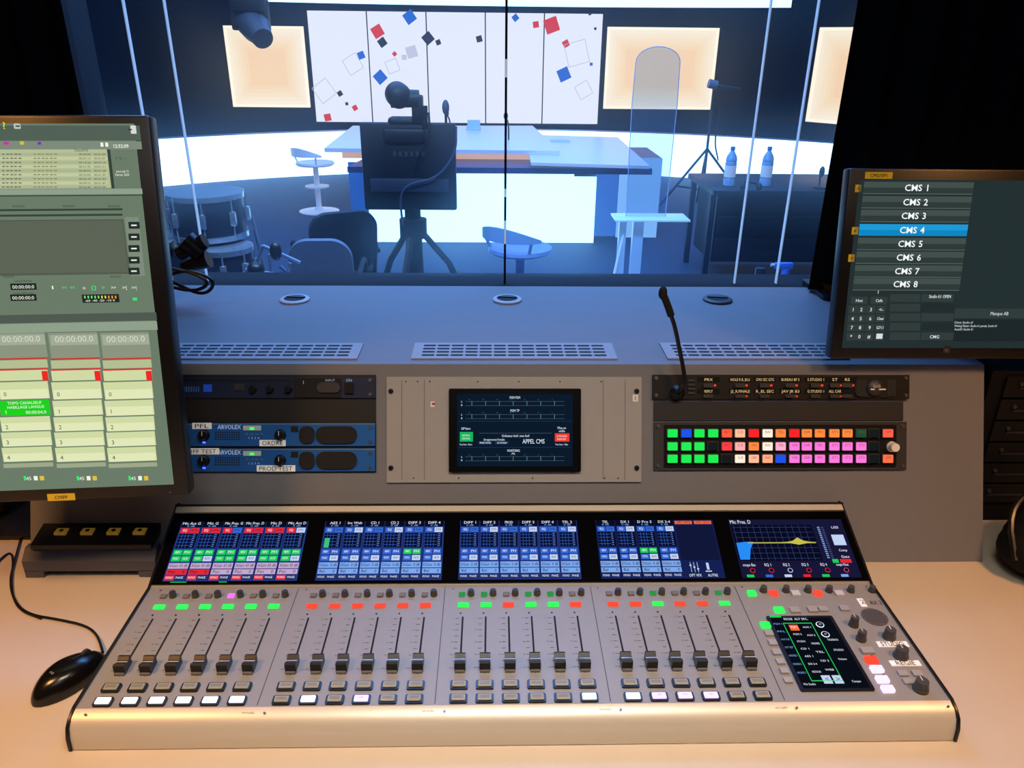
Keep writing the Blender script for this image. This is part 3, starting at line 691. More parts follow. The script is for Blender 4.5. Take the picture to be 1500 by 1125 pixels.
cc = LM @ Vector((uR-UW/2, (vB+vT)/2, -.06)); sx = -1.05
q.tube([cc, (cc.x-.05, 1.33, cc.z-.02), (sx, 1.40, 1.25), (sx, 1.42, .78)], .02, BLK, 12)
q.rbox(sx-.10, sx+.10, 1.34, 1.54, .7503, .765, .005, BLK)
q.build()

# arm with clamp and cable loops near the left monitor
q = MB('monitor_arm_clamp'); ya = 1.80
q.rbox(-.93, -.83, ya-.05, ya+.05, SHZ, SHZ+.02, .005, BLK)
q.cyl((-.88, ya, SHZ+.02), (-.88, ya, SHZ+.14), .018, .018, BLK)
q.rbox(-.89, -.75, ya-.03, ya+.03, SHZ+.11, SHZ+.15, .01, BLK); q.cyl(W(272, 352, ya), W(296, 372, ya), .026, .022, BLK)
q.cyl(W(262, 372, ya), W(300, 352, ya), .016, .016, BLK); q.rbox(-.82, -.775, ya-.02, ya+.02, SHZ, SHZ+.12, .008, BLK)
q.cyl(W(268, 392, ya), W(306, 380, ya), .012, .020, BLK)
q.tube([W(250, 402, ya-.05), W(280, 395, ya-.06), W(318, 412, ya-.06), W(300, 434, ya-.06), W(262, 418, ya-.05), W(240, 405, ya-.05)], .004, BLK, 8, smooth=3)
q.tube([W(245, 392, ya-.05), W(285, 400, ya-.06), W(309, 415, ya-.07), W(285, 428, ya-.06), W(240, 418, ya-.05)], .004, BLK, 8, smooth=3)
q.build()

# ------------------------------------------------------------------ dock box on desk left
q = MB('cable_hub_box')
xa, xb = G(40, 845, .75).x, G(232, 845, .75).x; y0 = G(140, 846, .75).y
DK = P('hub_grey', (80, 82, 96), .6)
yb_ = min(y0+.055, 1.2525)
q.exx([(y0, .765), (y0, .788), (y0+.02, .806), (yb_, .806), (yb_, .765)], xa, xb, DK)
q.box(xa, xa+.035, y0, y0+.04, .7505, .766, DK); q.box(xb-.035, xb, y0, y0+.04, .7505, .766, DK)
q.box(xa, xb, y0+.045, y0+.04, .7505, .766, BLK)
q.exx([(y0+.012, .8065), (y0+.066, .812), (y0+.068, .828), (y0+.014, .815)], xa+.015, xb-.008, BLK)
BR = P('brass_socket', (215, 170, 70), .4, .5, em=.12)
for k in range(4):
    cx = xa+.06+k*(xb-xa-.09)/3.2; q.box(cx-.011, cx+.011, y0+.038, y0+.054, .820, .8265, BR); q.cyl((cx, y0+.046, .8265), (cx, y0+.046, .8275), .004, .004, BLK)
q.build()

# ------------------------------------------------------------------ mouse
q = MB('computer_mouse')
c = G(101, 987, .765); ang = math.radians(-32)
Mm = Matrix.Translation((c.x, c.y, .7505)) @ Matrix.Rotation(ang, 4, 'Z'); q.M = Mm
vs = []; rg, sg = 14, 28
for i in range(rg+1):
    h = i/rg; ph_ = h*math.pi/2
    for k in range(sg):
        t = 2*math.pi*k/sg; yy = .062*math.sin(t); xx = .034*math.cos(t)*(1-.18*math.sin(t)**2)*(1-.10*math.sin(t))
        s_ = max(math.cos(ph_)**.6, .001)
        zz = .037*math.sin(ph_)*(1-.22*((yy*s_+.01)/.06)**2)
        vs.append((xx*s_*(1-.06*(1-h)), yy*s_, zz))
q.add(vs, [(i*sg+k, i*sg+(k+1) % sg, (i+1)*sg+(k+1) % sg, (i+1)*sg+k) for i in range(rg) for k in range(sg)]+[tuple(range(sg))[::-1], tuple(range(rg*sg, (rg+1)*sg))], P('mouse_gloss_black', (14, 14, 15), .22))
q.cyl((-.003, .033, .030), (.003, .033, .030), .0075, .0075, DGR, 16)
q.tube([(-.0002, .055, .014), (0, .045, .0262), (0, .025, .0345), (0, .01, .0365)], .0007, P('mouse_seam', (60, 60, 62), .5), 6)
q.text('oo', 0, -.022, .006, P('mouse_mark', (150, 150, 150), .4), .0362)
n0 = Mm @ Vector((0, .058, .012)); q.M = Matrix()
dz = .7535
q.tube([n0, G(144, 932, dz), G(128, 917, dz), G(90, 908, dz), G(40, 900, dz), G(20, 880, dz), G(14, 850, dz), G(22, 820, dz), G(30, 790, dz), G(34, 775, dz)], .0022, BLK, 8, smooth=3)
q.tube([G(60, 906, dz), G(25, 893, dz), G(16, 860, dz), G(20, 815, dz), G(12, 808, dz), G(-10, 830, dz)], .0018, BLK, 8, smooth=3)
q.build()

# ------------------------------------------------------------------ right-hand cabinet + black bag on desk
q = MB('side_rack_cabinet')
q.box(1.0, 1.62, 1.40, 1.84, .7505, 1.105, P('cabinet_dark', (6, 8, 13), .7, spec=.2))
for k in range(6):
    z = .80+k*.05; q.box(1.03, 1.60, 1.394, 1.40, z, z+.044, P('cabinet_unit', (8, 11, 17), .6, spec=.25)); q.box(1.06, 1.2, 1.392, 1.394, z+.018, z+.022, P('cabinet_line', (24, 30, 44), .5))
    q.cyl((1.06, 1.394, z+.03), (1.06, 1.390, z+.03), .004, .004, DGR)
q.build()
q = MB('black_equipment_bag')
g0 = G(1500, 838, .75)
for k in range(5): q.ell((g0.x+.03+.01*k, g0.y+.0+.012*k, .801+.012*k), .09-.006*k, .075, .05, P('bag_nylon', (10, 10, 12), .75, bump=.3, scale=80, spec=.2), Matrix())
q.tube([(g0.x-.05, g0.y-.03, .80), (g0.x-.045, g0.y+.03, .87), (g0.x+.02, g0.y+.07, .90)], .006, BLK, 8, smooth=2)
q.build()

# ================================================================== STUDIO
# video wall
YV = 11.5; VF = frame((0, YV, 0), X, (0, 0, 1))
q = MB('video_wall_display', VF)
a, b, c, d = prc(VF, 456, 18, 880, 180)
q.box(a-.03, b+.03, c-.03, d+.03, -.12, -.005, BLKM)
SCW = E((232, 236, 252), 1.1)
pw = (b-a)/5
for k in range(5): q.box(a+pw*k+.008, a+pw*(k+1)-.008, c, d, -.005, 0, SCW)
cR, cB, cK, cG = E((225, 45, 40), .95), E((30, 105, 215), .95), E((40, 36, 60), .8), E((205, 210, 230), .95)
def sq(px, py, s, m, rot, outline=False):
    u, v = surv(VF, px, py); k = abs(surv(VF, px+s, py)[0]-u)
    pts = [(u+k*math.cos(math.radians(rot+45+90*i)), v+k*math.sin(math.radians(rot+45+90*i))) for i in range(4)]
    if not outline: q.prism(pts, 0, .004, m)
    else:
        for i in range(4):
            p, r = Vector((*pts[i], .003)), Vector((*pts[(i+1) % 4], .003)); q.tube([p, r], .005, m, 4)
for t in ((553, 46, 11, cR, 30), (808, 37, 14, cR, 20), (785, 36, 6, cR, 10), (829, 64, 6.5, cR, 30), (480, 172, 7, cR, 10), (578, 79, 4, cR, 40),
          (600, 25, 11, cB, 35), (529, 81, 7, cB, 20), (557, 113, 11, cB, 40), (826, 109, 12, cB, 25), (755, 26, 6, cB, 40), (866, 94, 3, cB, 0), (560, 62, 8, cK, 35),
          (627, 56, 10, cK, 40), (642, 62, 5, cK, 20), (702, 57, 6, cK, 15), (498, 137, 5, cK, 30), (872, 42, 2.5, cK, 0), (864, 20, 3, cK, 30), (603, 76, 11, cG, 15), (592, 84, 5, cG, 0), (520, 158, 5, cR, 30), (508, 152, 3, cK, 10)): sq(*t)
OL = E((190, 195, 212), .95)
for t in ((517, 94, 16, OL, 30), (575, 97, 12, OL, 20), (475, 133, 18, OL, 35), (845, 78, 22, OL, 15), (855, 132, 14, OL, 30)): sq(*t, outline=True)
q.build()
# warm light boxes
def lightbox(Fm, x0, x1, z0, z1):
    q = MB('wall_light_box', Fm)
    q.box(x0, x1, z0, z1, -.10, -.04, BLKM)
    q.box(x0+.03, x1-.03, z0+.03, z1-.03, -.04, -.035, E((255, 218, 178), 1.05))
    n = 5
    for k in range(n):   # stepped glow colours painting a light falloff in from the bright rim
        e = .03+.05*k; c_ = (255, 240-4*k, 216-8*k)
        for bb in ((x0+e, x1-e, z1-e-.05, z1-e), (x0+e, x1-e, z0+e, z0+e+.05), (x0+e, x0+e+.05, z0+e, z1-e), (x1-e-.05, x1-e, z0+e, z1-e)):
            q.box(*bb, -.035, -.034+.0005*(n-k), E(c_, 1.1-.01*k))
    hb = E((255, 240, 215), 1.25)
    q.box(x0, x1, z1-.035, z1, -.04, 0, hb); q.box(x0, x1, z0, z0+.035, -.04, 0, hb); q.box(x0, x0+.035, z0, z1, -.04, 0, hb); q.box(x1-.035, x1, z0, z1, -.04, 0, hb)
    q.build()
a, b, c, d = prc(VF, 334, 38, 452, 157); lightbox(VF, a, b-.03, c, d)
a, b, c, d = prc(VF, 884, 40, 1048, 160); lightbox(VF, a+.03, b, c, d)
p = W(1190, 110, 9.6); ang = math.radians(-50)
SF = frame((p.x, p.y, 0), (math.cos(ang), math.sin(ang), 0), (0, 0, 1)); lightbox(SF, 0, 1.3, W(1190, 178, 9.6).z, W(1200, 40, 9.6).z)
# backing wall for displays
q = MB('display_backing_wall'); q.box(-4.6, 5.0, 11.64, 11.72, 0, 3.0, P('backing_black', (14, 22, 46), .6, spec=.2)); q.build()
# curved glowing bench + cove
def arc(name, R, cx, cyy, x0, x1, z0, z1, th, m, mb_):
    q = MB(name); n = 60; a0 = math.asin((x0-cx)/R); a1 = math.asin((x1-cx)/R); v1 = []; 
    for i in range(n+1):
        t = a0+(a1-a0)*i/n
        for rr2 in (R, R+th):
            for z in (z0, z1): v1.append((cx+rr2*math.sin(t), cyy+rr2*math.cos(t), z))
    f1 = []; f2 = []
    for i in range(n):
        b = i*4; c = b+4
        f1.append((b, c, c+1, b+1)); f2 += [(b+1, c+1, c+3, b+3), (b+2, b+3, c+3, c+2), (b, b+2, c+2, c)]
    q.add(v1, f1, m); q.add(v1, f2+[(0, 1, 3, 2), (n*4, n*4+2, n*4+3, n*4+1)], mb_); q.build()
arc('curved_light_bench', 7.2, .15, 4.05, -5.5, 5.5, .0, .56, .2, E((168, 214, 255), 3.6), P('bench_top', (190, 210, 240), .4))
arc('curved_ceiling_light', 9.5, .25, 1.75, -3.2, 3.7, 2.11, 2.20, .1, E((150, 205, 255), 3.6), NAVY)

# presenter desk
q = MB('presenter_desk')
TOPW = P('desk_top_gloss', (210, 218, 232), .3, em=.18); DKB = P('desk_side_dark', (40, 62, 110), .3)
def gp(l, z): return [(G(x, y, z).x, G(x, y, z).y) for x, y in l]
q.prism(gp([(475, 217), (820, 221), (780, 184), (517, 184)], .80), .765, .80, TOPW)
q.prism(gp([(778, 238), (952, 243), (905, 201), (768, 197)], .76), .735, .76, TOPW)
yF = 6.98
xa, xb = W(505, 240, yF).x, W(872, 240, yF).x
q.box(W(502, 240, 7.4).x, W(776, 240, 7.4).x, 7.40, 8.9, .69, .765, E((232, 186, 165), .8))
q.prism([(W(512, 250, yF).x, yF-.1), (W(952, 250, yF).x, yF-.1), (W(925, 250, yF).x, 8.2), (W(540, 250, yF).x, 8.2)], .64, .69, DKB)
CY = E((150, 212, 255), 3.2)
a = W(540, 300, yF); b = W(872, 300, yF)
q.box(a.x, b.x, yF, yF+.03, .01, .60, CY); q.box(a.x, b.x, yF+.03, 8.1, 0, .60, DKB)
q.box(a.x+.6, b.x-.2, yF+.02, yF+.05, .60, .64, CY)
q.box(W(905, 300, 7.2).x, W(965, 300, 7.2).x, 7.2, 7.23, .01, .735, E((130, 185, 250), 1.0)); q.box(W(905, 300, 7.2).x, W(965, 300, 7.2).x, 7.23, 8, 0, .735, DKB)
q.box(W(872, 300, 7.2).x, W(905, 300, 7.2).x, 7.25, 7.28, .01, .64, E((60, 115, 215), .8))
q.box(a.x-.25, a.x, yF+.5, yF+.54, .01, .64, E((40, 100, 205), .8))
# document stand + papers
p = G(694, 190, .80); q.rbox(p.x-.08, p.x+.08, p.y-.08, p.y+.05, .80, .83, .008, WHITE); q.box(p.x-.07, p.x+.07, p.y+.02, p.y+.03, .83, .90, WHITE)
p = G(820, 207, .76); q.box(p.x-.1, p.x+.1, p.y-.12, p.y+.1, .76, .765, WHITE)
for px, py in ((660, 200), (745, 205)):
    p = G(px, py, .80); q.tube([(p.x, p.y, .80), (p.x, p.y, .95), (p.x-.03, p.y-.05, 1.02)], .008, BLK, 8, smooth=2); q.ell((p.x-.03, p.y-.06, 1.03), .022, .022, .035, BLK)
q.build()

# prompter camera on pedestal
q = MB('teleprompter_camera'); y = 5.0; DS = P('camera_black', (13, 16, 25), .5)
a, b = W(530, 240, y), W(668, 240, y); zt, zb = W(600, 180, y).z, W(600, 308, y).z
cx = (a.x+b.x)/2
q.rbox(a.x, b.x, y, y+.05, zb, zt, .012, DS); 
q.exx([(y+.05, zb+.06), (y+.05, zt-.02), (y+.3, zt-.08), (y+.3, zb+.12)], a.x+.08, b.x-.08, DS)
q.rbox(a.x+.05, b.x-.05, y-.02, y, zb+.12, zb+.2, .004, P('camera_grey', (44, 52, 70), .5))
for k in range(6): q.box(a.x+.2+k*.035, a.x+.22+k*.035, y-.006, y, zt-.2, zt-.17, SCRW)
p = W(592, 195, y); q.rbox(p.x-.13, p.x+.13, y-.03, y+.14, zt-.12, zt-.03, .02, DS); q.rbox(p.x-.1, p.x+.1, y, y+.12, zt-.03, zt+.03, .02, DS)
n1 = W(611, 175, y); q.rbox(n1.x-.03, n1.x+.035, y-.02, y+.1, zt, W(611, 140, y).z, .012, DS)
hc = W(592, 143, y)
q.lathe([(.03, -.02), (.062, 0), (.075, .03), (.075, .12), (.06, .15), (.02, .16)], (hc.x-.02, y-.06, hc.z+.01), DS, axis=(-.25, 1, .05))
q.cyl((hc.x-.08, y+.0, hc.z-.005), (hc.x+.09, y+.0, hc.z-.005), .055, .05, DS)
mk = W(653, 165, y); q.cyl((mk.x, y, zt), (mk.x, y, mk.z), .008, .008, DS); q.ell((mk.x, y, mk.z+.03), .022, .022, .045, P('mic_grey', (70, 80, 100), .6))
q.cyl((mk.x-.13, y, zt-.02), (mk.x-.13, y, zt+.1), .018, .02, DS)
q.cyl((cx, y+.1, .25), (cx, y+.1, zb+.1), .06, .05, DS); q.cyl((cx, y+.1, .5), (cx, y+.1, .62), .09, .09, DS)
for t in (20, 140, 260):
    t = math.radians(t); q.tube([(cx, y+.1, .6), (cx+.24*math.cos(t), y+.1+.24*math.sin(t), .3), (cx+.36*math.cos(t), y+.1+.36*math.sin(t), .03)], .022, DS, 8)
    q.cyl((cx+.36*math.cos(t), y+.1+.36*math.sin(t), 0), (cx+.36*math.cos(t), y+.1+.36*math.sin(t), .05), .035, .035, DS)
q.tube([W(668, 185, y-.05), W(668, 225, y-.05), W(640, 262, y-.05), W(600, 268, y-.05), W(585, 285, y-.05), W(590, 330, y-.05)], .007, P('cable_grey', (60, 72, 96), .5), 8, smooth=3)
q.tube([W(628, 165, y), W(630, 200, y-.05), W(612, 230, y-.04), W(608, 250, y-.03)], .007, DS, 8, smooth=3)
q.build()

# stools
def stool(x, y, zs, r, m, name='bar_stool'):
    q = MB(name)
    q.lathe([(.02, 0), (.21, .0), (.21, .012), (.05, .03), (.028, .06), (.028, zs-.04), (.06, zs-.02), (r*.9, zs-.015), (r, zs), (r*.97, zs+.02), (r*.5, zs+.012), (.001, zs+.01)], (x, y, 0), m, 32)
    n = 18
    vs = []
    for i in range(n+1):
        t = math.radians(200+i*140/n)
        w_ = math.sin(math.pi*i/n)
        for zz in (zs+.09, zs+.11+.07*w_):
            vs.append((x+(r+.02)*math.cos(t), y+(r+.02)*math.sin(t), zz))
    for i in range(n+1):
        t = math.radians(200+i*140/n); w_ = math.sin(math.pi*i/n)
        for zz in (zs+.09, zs+.11+.07*w_): vs.append((x+(r+.035)*math.cos(t), y+(r+.035)*math.sin(t), zz))
    N = 2*(n+1); fs = []
    for i in range(n):
        a = 2*i; fs += [(a, a+2, a+3, a+1), (N+a, N+a+1, N+a+3, N+a+2), (a+1, a+3, N+a+3, N+a+1), (a, N+a, N+a+2, a+2)]
    fs += [(0, 1, N+1, N), (2*n, N+2*n, N+2*n+1, 2*n+1)]
    Rz = Matrix.Translation((x, y, 0)) @ Matrix.Rotation(math.radians(-40), 4, 'Z') @ Matrix.Translation((-x, -y, 0))
    q.add(vs, fs, m, Rz)
    for t in (215, 325): t = math.radians(t); q.tube([(x+r*.9*math.cos(t), y+r*.9*math.sin(t), zs+.01), (x+(r+.027)*math.cos(t), y+(r+.027)*math.sin(t), zs+.10)], .01, m, 8, Rz)
    q.lathe([(.115, .26), (.125, .26), (.125, .275), (.115, .275)], (x, y, 0), m, 24); q.cyl((x-.12, y, .267), (x+.12, y, .267), .007, .007, m)
    q.build()
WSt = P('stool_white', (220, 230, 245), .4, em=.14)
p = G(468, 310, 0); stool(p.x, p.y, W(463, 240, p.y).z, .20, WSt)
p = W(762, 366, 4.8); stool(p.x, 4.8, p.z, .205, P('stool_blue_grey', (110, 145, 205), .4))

# chairs
def chair(x, y, rot, m, mf, zb=.84, hw=.20):
    q = MB('studio_chair'); q.M = Matrix.Translation((x, y, 0)) @ Matrix.Rotation(rot, 4, 'Z')
    q.rbox(-hw-.01, hw+.01, -.20, .22, .43, .47, .018, m)
    Bm = q.M @ Matrix.Translation((0, -.20, .45)) @ Matrix.Rotation(math.radians(90+10), 4, 'X')
    q.rp(-hw, hw, .04, zb-.45, -.015, .015, .10, m, Bm, 8)
    for sx in (-hw+.01, hw-.01):
        q.tube([(sx, -.19, .44), (sx, -.235, .60)], .012, mf, 8)
        q.tube([(sx, .18, .44), (sx*1.12, .22, .0)], .012, mf, 8); q.tube([(sx, -.18, .44), (sx*1.12, -.24, .0)], .012, mf, 8)
        q.tube([(sx*1.15, -.2, .58), (sx*1.2, -.05, .62), (sx*1.2, .12, .62), (sx*1.1, .14, .46)], .014, mf, 8, smooth=2)
    q.build()
CG = P('chair_grey', (96, 108, 130), .6); CD = P('chair_dark', (14, 18, 30), .6)
p = W(466, 380, 3.75); chair(p.x, 4.0, .05, CG, CD, .81, .155)
p = W(478, 330, 4.35); chair(p.x, 4.5, .45, CD, CD, .84, .19)

# drums
DSH = P('drum_shell_dark', (30, 36, 50), .3, .2); DHD = P('drum_head', (110, 122, 142), .5); CHR = P('chrome', (200, 210, 225), .25, .8)
def drum(q, x, y, z0, z1, r):
    q.cyl((x, y, z0), (x, y, z1), r, r, DSH, 32); q.cyl((x, y, z1), (x, y, z1+.004), r*.97, r*.97, DHD, 32)
    for z in (z0, z1-.02): q.lathe([(r, z), (r+.012, z), (r+.012, z+.025), (r, z+.025)], (x, y, 0), CHR, 32)
    for k in range(8):
        t = 2*math.pi*k/8+.2; q.cyl((x+(r+.012)*math.cos(t), y+(r+.012)*math.sin(t), z0), (x+(r+.012)*math.cos(t), y+(r+.012)*math.sin(t), z1), .005, .005, CHR, 6)
        q.rbox(x+(r+.012)*math.cos(t)-.014, x+(r+.012)*math.cos(t)+.014, y+(r+.012)*math.sin(t)-.012, y+(r+.012)*math.sin(t)+.012, (z0+z1)/2-.035, (z0+z1)/2+.035, .004, CHR)
q = MB('drum_kit'); y = 3.9
p = W(300, 282, y); drum(q, p.x, y, W(300, 345, y).z, p.z, .175)
p2 = W(333, 355, 3.8); drum(q, p2.x, 3.75, W(333, 412, 3.8).z, p2.z-.01, .125)
drum(q, p.x-.12, 3.98, W(300, 425, y).z-.15, W(300, 352, y).z, .20)
for dx in (-.18, .18, 0):
    q.tube([(p.x+dx, y+.1, .9), (p.x+dx*1.5, y+.15, 0.0)], .01, CHR, 8)
q.tube([(p2.x, 3.75, .55), (p2.x, 3.75, .05)], .014, CHR, 8)
for t in (90, 210, 330): t = math.radians(t); q.tube([(p2.x, 3.75, .3), (p2.x+.2*math.cos(t), 3.75+.2*math.sin(t), .0)], .01, CHR, 8)
q.build()
# small mic stands / pedal hardware in the floor clutter
q = MB('microphone_stand'); SMT = P('stand_metal', (130, 145, 170), .4, .5)
for (x0, y0_), (x1, y1_), yy in (((362, 425), (385, 360), 3.2), ((385, 360), (440, 385), 3.2), ((400, 425), (395, 372), 3.25), ((380, 405), (440, 420), 3.2), ((410, 390), (450, 425), 3.22), ((370, 385), (395, 425), 3.15), ((360, 395), (425, 405), 3.2), ((425, 385), (415, 425), 3.2), ((345, 410), (372, 388), 3.2)):
    q.cyl(W(x0, y0_, yy), W(x1, y1_, yy), .008, .008, SMT, 8)
p = W(404, 368, 3.2); q.ell(p, .026, .026, .04, BLK); p = W(375, 395, 3.15); q.ell(p, .036, .036, .034, BLK); p = W(420, 408, 3.2); q.lathe([(.085, 0), (.02, .017), (.001, .02)], p, CHR)
p = W(388, 415, 3.2); q.ell(p, .06, .05, .045, DSH)
p = W(395, 424, 3.2)
q.cyl((p.x, 3.2, 0), (p.x, 3.2, p.z+.05), .012, .012, DSH, 8)
for t in (90, 210, 330): t = math.radians(t); q.tube([(p.x, 3.2, .25), (p.x+.25*math.cos(t), 3.2+.25*math.sin(t), .01)], .01, DSH, 8)
q.build()

# acrylic table + arch screen
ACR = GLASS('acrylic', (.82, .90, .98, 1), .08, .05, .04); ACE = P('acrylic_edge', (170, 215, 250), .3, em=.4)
q = MB('acrylic_divider_stand'); y = 4.6
zt = W(950, 318, y).z; a, b = W(918, 300, y), W(976, 300, y); top = W(950, 68, y).z; w_ = b.x-a.x
q.rbox(W(898, 318, y).x, W(1006, 318, y).x, y-.10, y+.10, zt-.008, zt+.003, .002, ACE)
pts = [(a.x, zt), (b.x, zt), (b.x+.01, top-.3)]+[(a.x+w_/2+(w_/2+.005)*math.cos(t), top-.08+.08*math.sin(t)) for t in [math.pi*k/12 for k in range(13)]]+[(a.x-.01, top-.3)]
FR = frame((0, y, 0), X, (0, 0, 1)); q.prism(pts, -.003, .003, ACR, FR)
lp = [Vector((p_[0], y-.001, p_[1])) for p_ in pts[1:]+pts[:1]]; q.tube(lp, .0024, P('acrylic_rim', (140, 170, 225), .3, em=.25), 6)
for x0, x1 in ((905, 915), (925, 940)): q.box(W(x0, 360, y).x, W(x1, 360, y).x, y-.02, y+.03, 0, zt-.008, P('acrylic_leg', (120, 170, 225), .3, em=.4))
q.tube([(W(918, 330, y).x, y, zt), (W(880, 400, y).x, y-.1, .0)], .008, ACE, 6)
q.tube([(W(930, 330, y).x, y, zt), (W(935, 400, y).x, y+.2, .0)], .008, ACE, 6)
q.build()

# tall stand with lamp
q = MB('light_stand'); y = 8.4; SM = P('stand_dark', (40, 52, 76), .4, .4)
p = W(1046, 125, y); q.cyl((p.x, y, .15), (p.x, y, p.z), .016, .012, SM, 10)
q.cyl(W(1040, 124, y), W(1084, 131, y), .018, .018, SM, 12); q.cyl(W(1038, 122, y), W(1050, 125, y), .045, .045, P('stand_clamp', (110, 120, 140), .4), 12)
hub = Vector((p.x, y, W(1042, 218, y).z))
for t in (200, 330, 80):
    t = math.radians(t); e_ = Vector((p.x+.62*math.cos(t), y+.62*math.sin(t), .01)); q.tube([hub, e_], .013, SM, 8)
    q.tube([Vector((p.x, y, .25)), hub.lerp(e_, .55)], .009, SM, 8)
q.tube([W(1048, 130, y), W(1056, 170, y), W(1046, 205, y), W(1052, 235, y)], .008, BLKM, 6, smooth=2)
q.build()
# side table and bottles
q = MB('side_table'); 
zt = .72; c0 = G(1035, 272, zt); c1 = G(1225, 276, zt); ST = P('table_dark', (20, 26, 42), .45)
q.rbox(c0.x, c1.x+.5, c0.y-.2, c0.y+.6, zt-.04, zt, .006, ST)
for x in (c0.x+.03, c1.x+.4): 
    for yy in (c0.y-.1, c0.y+.5): q.box(x-.02, x+.02, yy-.02, yy+.02, 0, zt-.04, ST)
q.box(c0.x+.08, c1.x+.3, c0.y-.05, c0.y+.5, .15, zt-.04, P('case_dark', (14, 18, 30), .5)); 
for k in range(3): q.box(c0.x+.1, c1.x+.28, c0.y-.06, c0.y-.05, .2+k*.17, .33+k*.17, P('case_front', (22, 28, 44), .5))
q.build()
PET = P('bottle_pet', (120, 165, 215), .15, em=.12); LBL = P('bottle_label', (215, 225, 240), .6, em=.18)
def bottle(px, py):
    p = G(px, py, zt); q = MB('water_bottle'); c = (p.x, p.y, zt)
    q.lathe([(.036, 0), (.042, .006), (.042, .05), (.038, .058), (.042, .066)], c, PET); q.lathe([(.0425, .066), (.0425, .15)], c, LBL)
    q.lathe([(.042, .15), (.042, .17), (.038, .178), (.042, .186), (.036, .215), (.018, .245), (.014, .25), (.014, .262)], c, PET); q.lathe([(.017, .258), (.017, .28), (.015, .283), (.001, .283)], c, P('cap_blue', (60, 110, 210), .4))
    q.build()
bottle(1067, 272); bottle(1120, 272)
q = MB('headphones')
p = G(1094, 277, zt)
q.tube([(p.x-.06, p.y-.08, zt+.03), (p.x-.05, p.y-.04, zt+.05), (p.x, p.y-.03, zt+.06), (p.x+.05, p.y-.04, zt+.05), (p.x+.06, p.y-.08, zt+.03)], .008, BLK, 8, smooth=2)
for s_ in (-1, 1): q.ell((p.x+s_*.06, p.y-.085, zt+.032), .018, .03, .031, BLK)
q.build()
q = MB('desk_microphone'); p = G(1200, 276, zt)
q.lathe([(.05, 0), (.05, .012), (.01, .02)], (p.x, p.y, zt), BLK); q.tube([(p.x, p.y, zt), (p.x-.01, p.y, zt+.1)], .007, BLK); q.ell((p.x, p.y, zt+.12), .02, .02, .04, BLK); q.build()
# flight case with spray bottle near the window
q = MB('flight_case'); xx, yy = W(1150, 400, 3.4).x, 3.4
q.rbox(xx-.30, xx+.8, 3.15, 3.7, 0.0, .54, .01, ST)
for z in (.02, .36, .52): q.box(xx-.305, xx+.805, 3.145, 3.15, z, z+.015, STEEL)
q.build()
q = MB('spray_bottle'); 
zc = .5405; c = (xx, 3.4, zc)
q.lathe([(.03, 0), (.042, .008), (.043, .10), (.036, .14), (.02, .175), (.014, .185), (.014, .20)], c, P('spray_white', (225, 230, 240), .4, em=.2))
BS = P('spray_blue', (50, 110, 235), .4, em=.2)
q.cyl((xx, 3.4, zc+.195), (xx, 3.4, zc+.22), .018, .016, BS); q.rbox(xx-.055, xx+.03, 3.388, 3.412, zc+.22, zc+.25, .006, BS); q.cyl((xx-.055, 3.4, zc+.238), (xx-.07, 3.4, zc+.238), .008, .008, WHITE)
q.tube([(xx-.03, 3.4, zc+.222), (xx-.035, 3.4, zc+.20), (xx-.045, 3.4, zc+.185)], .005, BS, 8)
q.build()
q = MB('vacuum_flask'); p = W(1113, 400, 3.4); q.lathe([(.028, 0), (.032, .006), (.032, .17), (.022, .19), (.022, .215), (.02, .225), (.001, .226)], (p.x, 3.4, .5405), P('flask_dark', (50, 62, 86), .3, .5)); q.build()

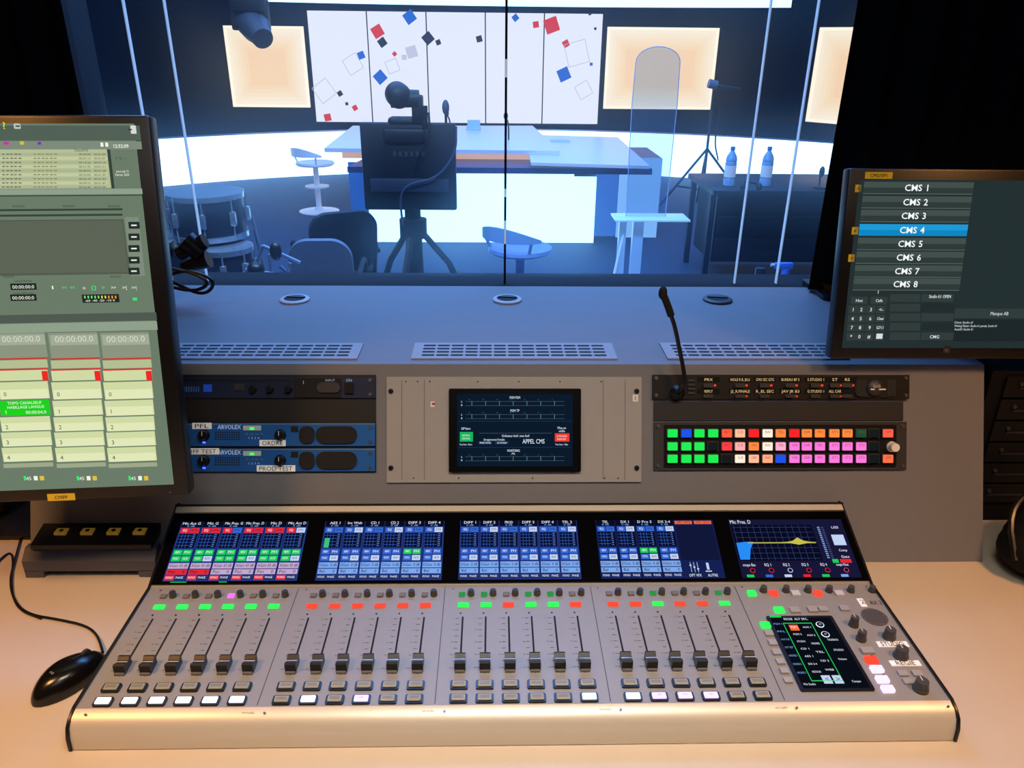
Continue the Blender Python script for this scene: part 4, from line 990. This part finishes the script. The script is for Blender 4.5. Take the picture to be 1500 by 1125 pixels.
# hanging studio camera top-left
q = MB('ceiling_studio_camera'); y = 4.2; p = W(370, 25, y)
q.cyl((p.x-.02, y, p.z+.05), (p.x-.02, y, 3.6), .02, .02, DS); q.rbox(p.x-.09, p.x+.07, y-.07, y+.07, p.z+.02, p.z+.12, .02, DS)
q.rbox(p.x-.10, p.x-.07, y-.03, y+.03, p.z-.06, p.z+.08, .01, DS); q.rbox(p.x+.05, p.x+.08, y-.03, y+.03, p.z-.06, p.z+.08, .01, DS)
q.lathe([(.04, -.11), (.075, -.10), (.08, -.03), (.07, .05), (.055, .10), (.05, .14), (.04, .14)], (p.x, y, p.z-.03), P('camera_grey', (44, 52, 70), .5), axis=(.45, -.7, -.45))
q.tube([W(345, 0, y), W(338, 20, y), W(352, 42, y)], .01, DS, 8, smooth=2)
q.build()

# ------------------------------------------------------------------ lights
def area(name, loc, tgt, sx, sy, col, pw, spread=180):
    l = bpy.data.lights.new(name, 'AREA'); l.shape = 'RECTANGLE'; l.size = sx; l.size_y = sy; l.color = col; l.energy = pw; l.spread = math.radians(spread)
    o = bpy.data.objects.new(name, l); o.location = loc
    o.rotation_euler = (Vector(tgt)-Vector(loc)).to_track_quat('-Z', 'Y').to_euler(); sc.collection.objects.link(o)
area('warm_downlight_lamp', (-1.2, .42, 2.4), (-1.08, .70, .75), .3, .3, (1, .44, .13), 9.5, 95)
area('warm_downlight_lamp', (1.35, .45, 2.4), (1.22, .8, .75), .3, .3, (1, .45, .16), 8.5, 95)
area('ceiling_lamp', (.1, .40, 2.5), (.05, .70, .8), .9, .25, (1, .86, .68), 6.6, 80)
area('room_ceiling_lamp', (.1, -.6, 2.8), (.05, 1.3, .9), 1.2, .6, (.92, .94, 1), 3.8)
area('shelf_blue_fill', (0, 3.0, 2.9), (0, 1.6, 1.1), 1.6, .5, (.18, .42, 1), 46)  # added blue fill, standing in for bench and panel glow on the shelf
area('studio_front_fill', (-.6, 2.6, 3.3), (-.6, 4.2, .5), 3.0, .4, (.34, .60, 1), 70, 120)  # unseen fill added to brighten the drums and floor near the glass
area('studio_blue_fill', (0, 6.5, 3.5), (0, 6.5, 0), 6, 5, (.14, .40, 1), 380)  # broad unseen fill added to lift the whole studio with blue
wd = bpy.data.worlds.new('world'); sc.world = wd; wd.use_nodes = True
wd.node_tree.nodes['Background'].inputs[0].default_value = (.02, .03, .05, 1)
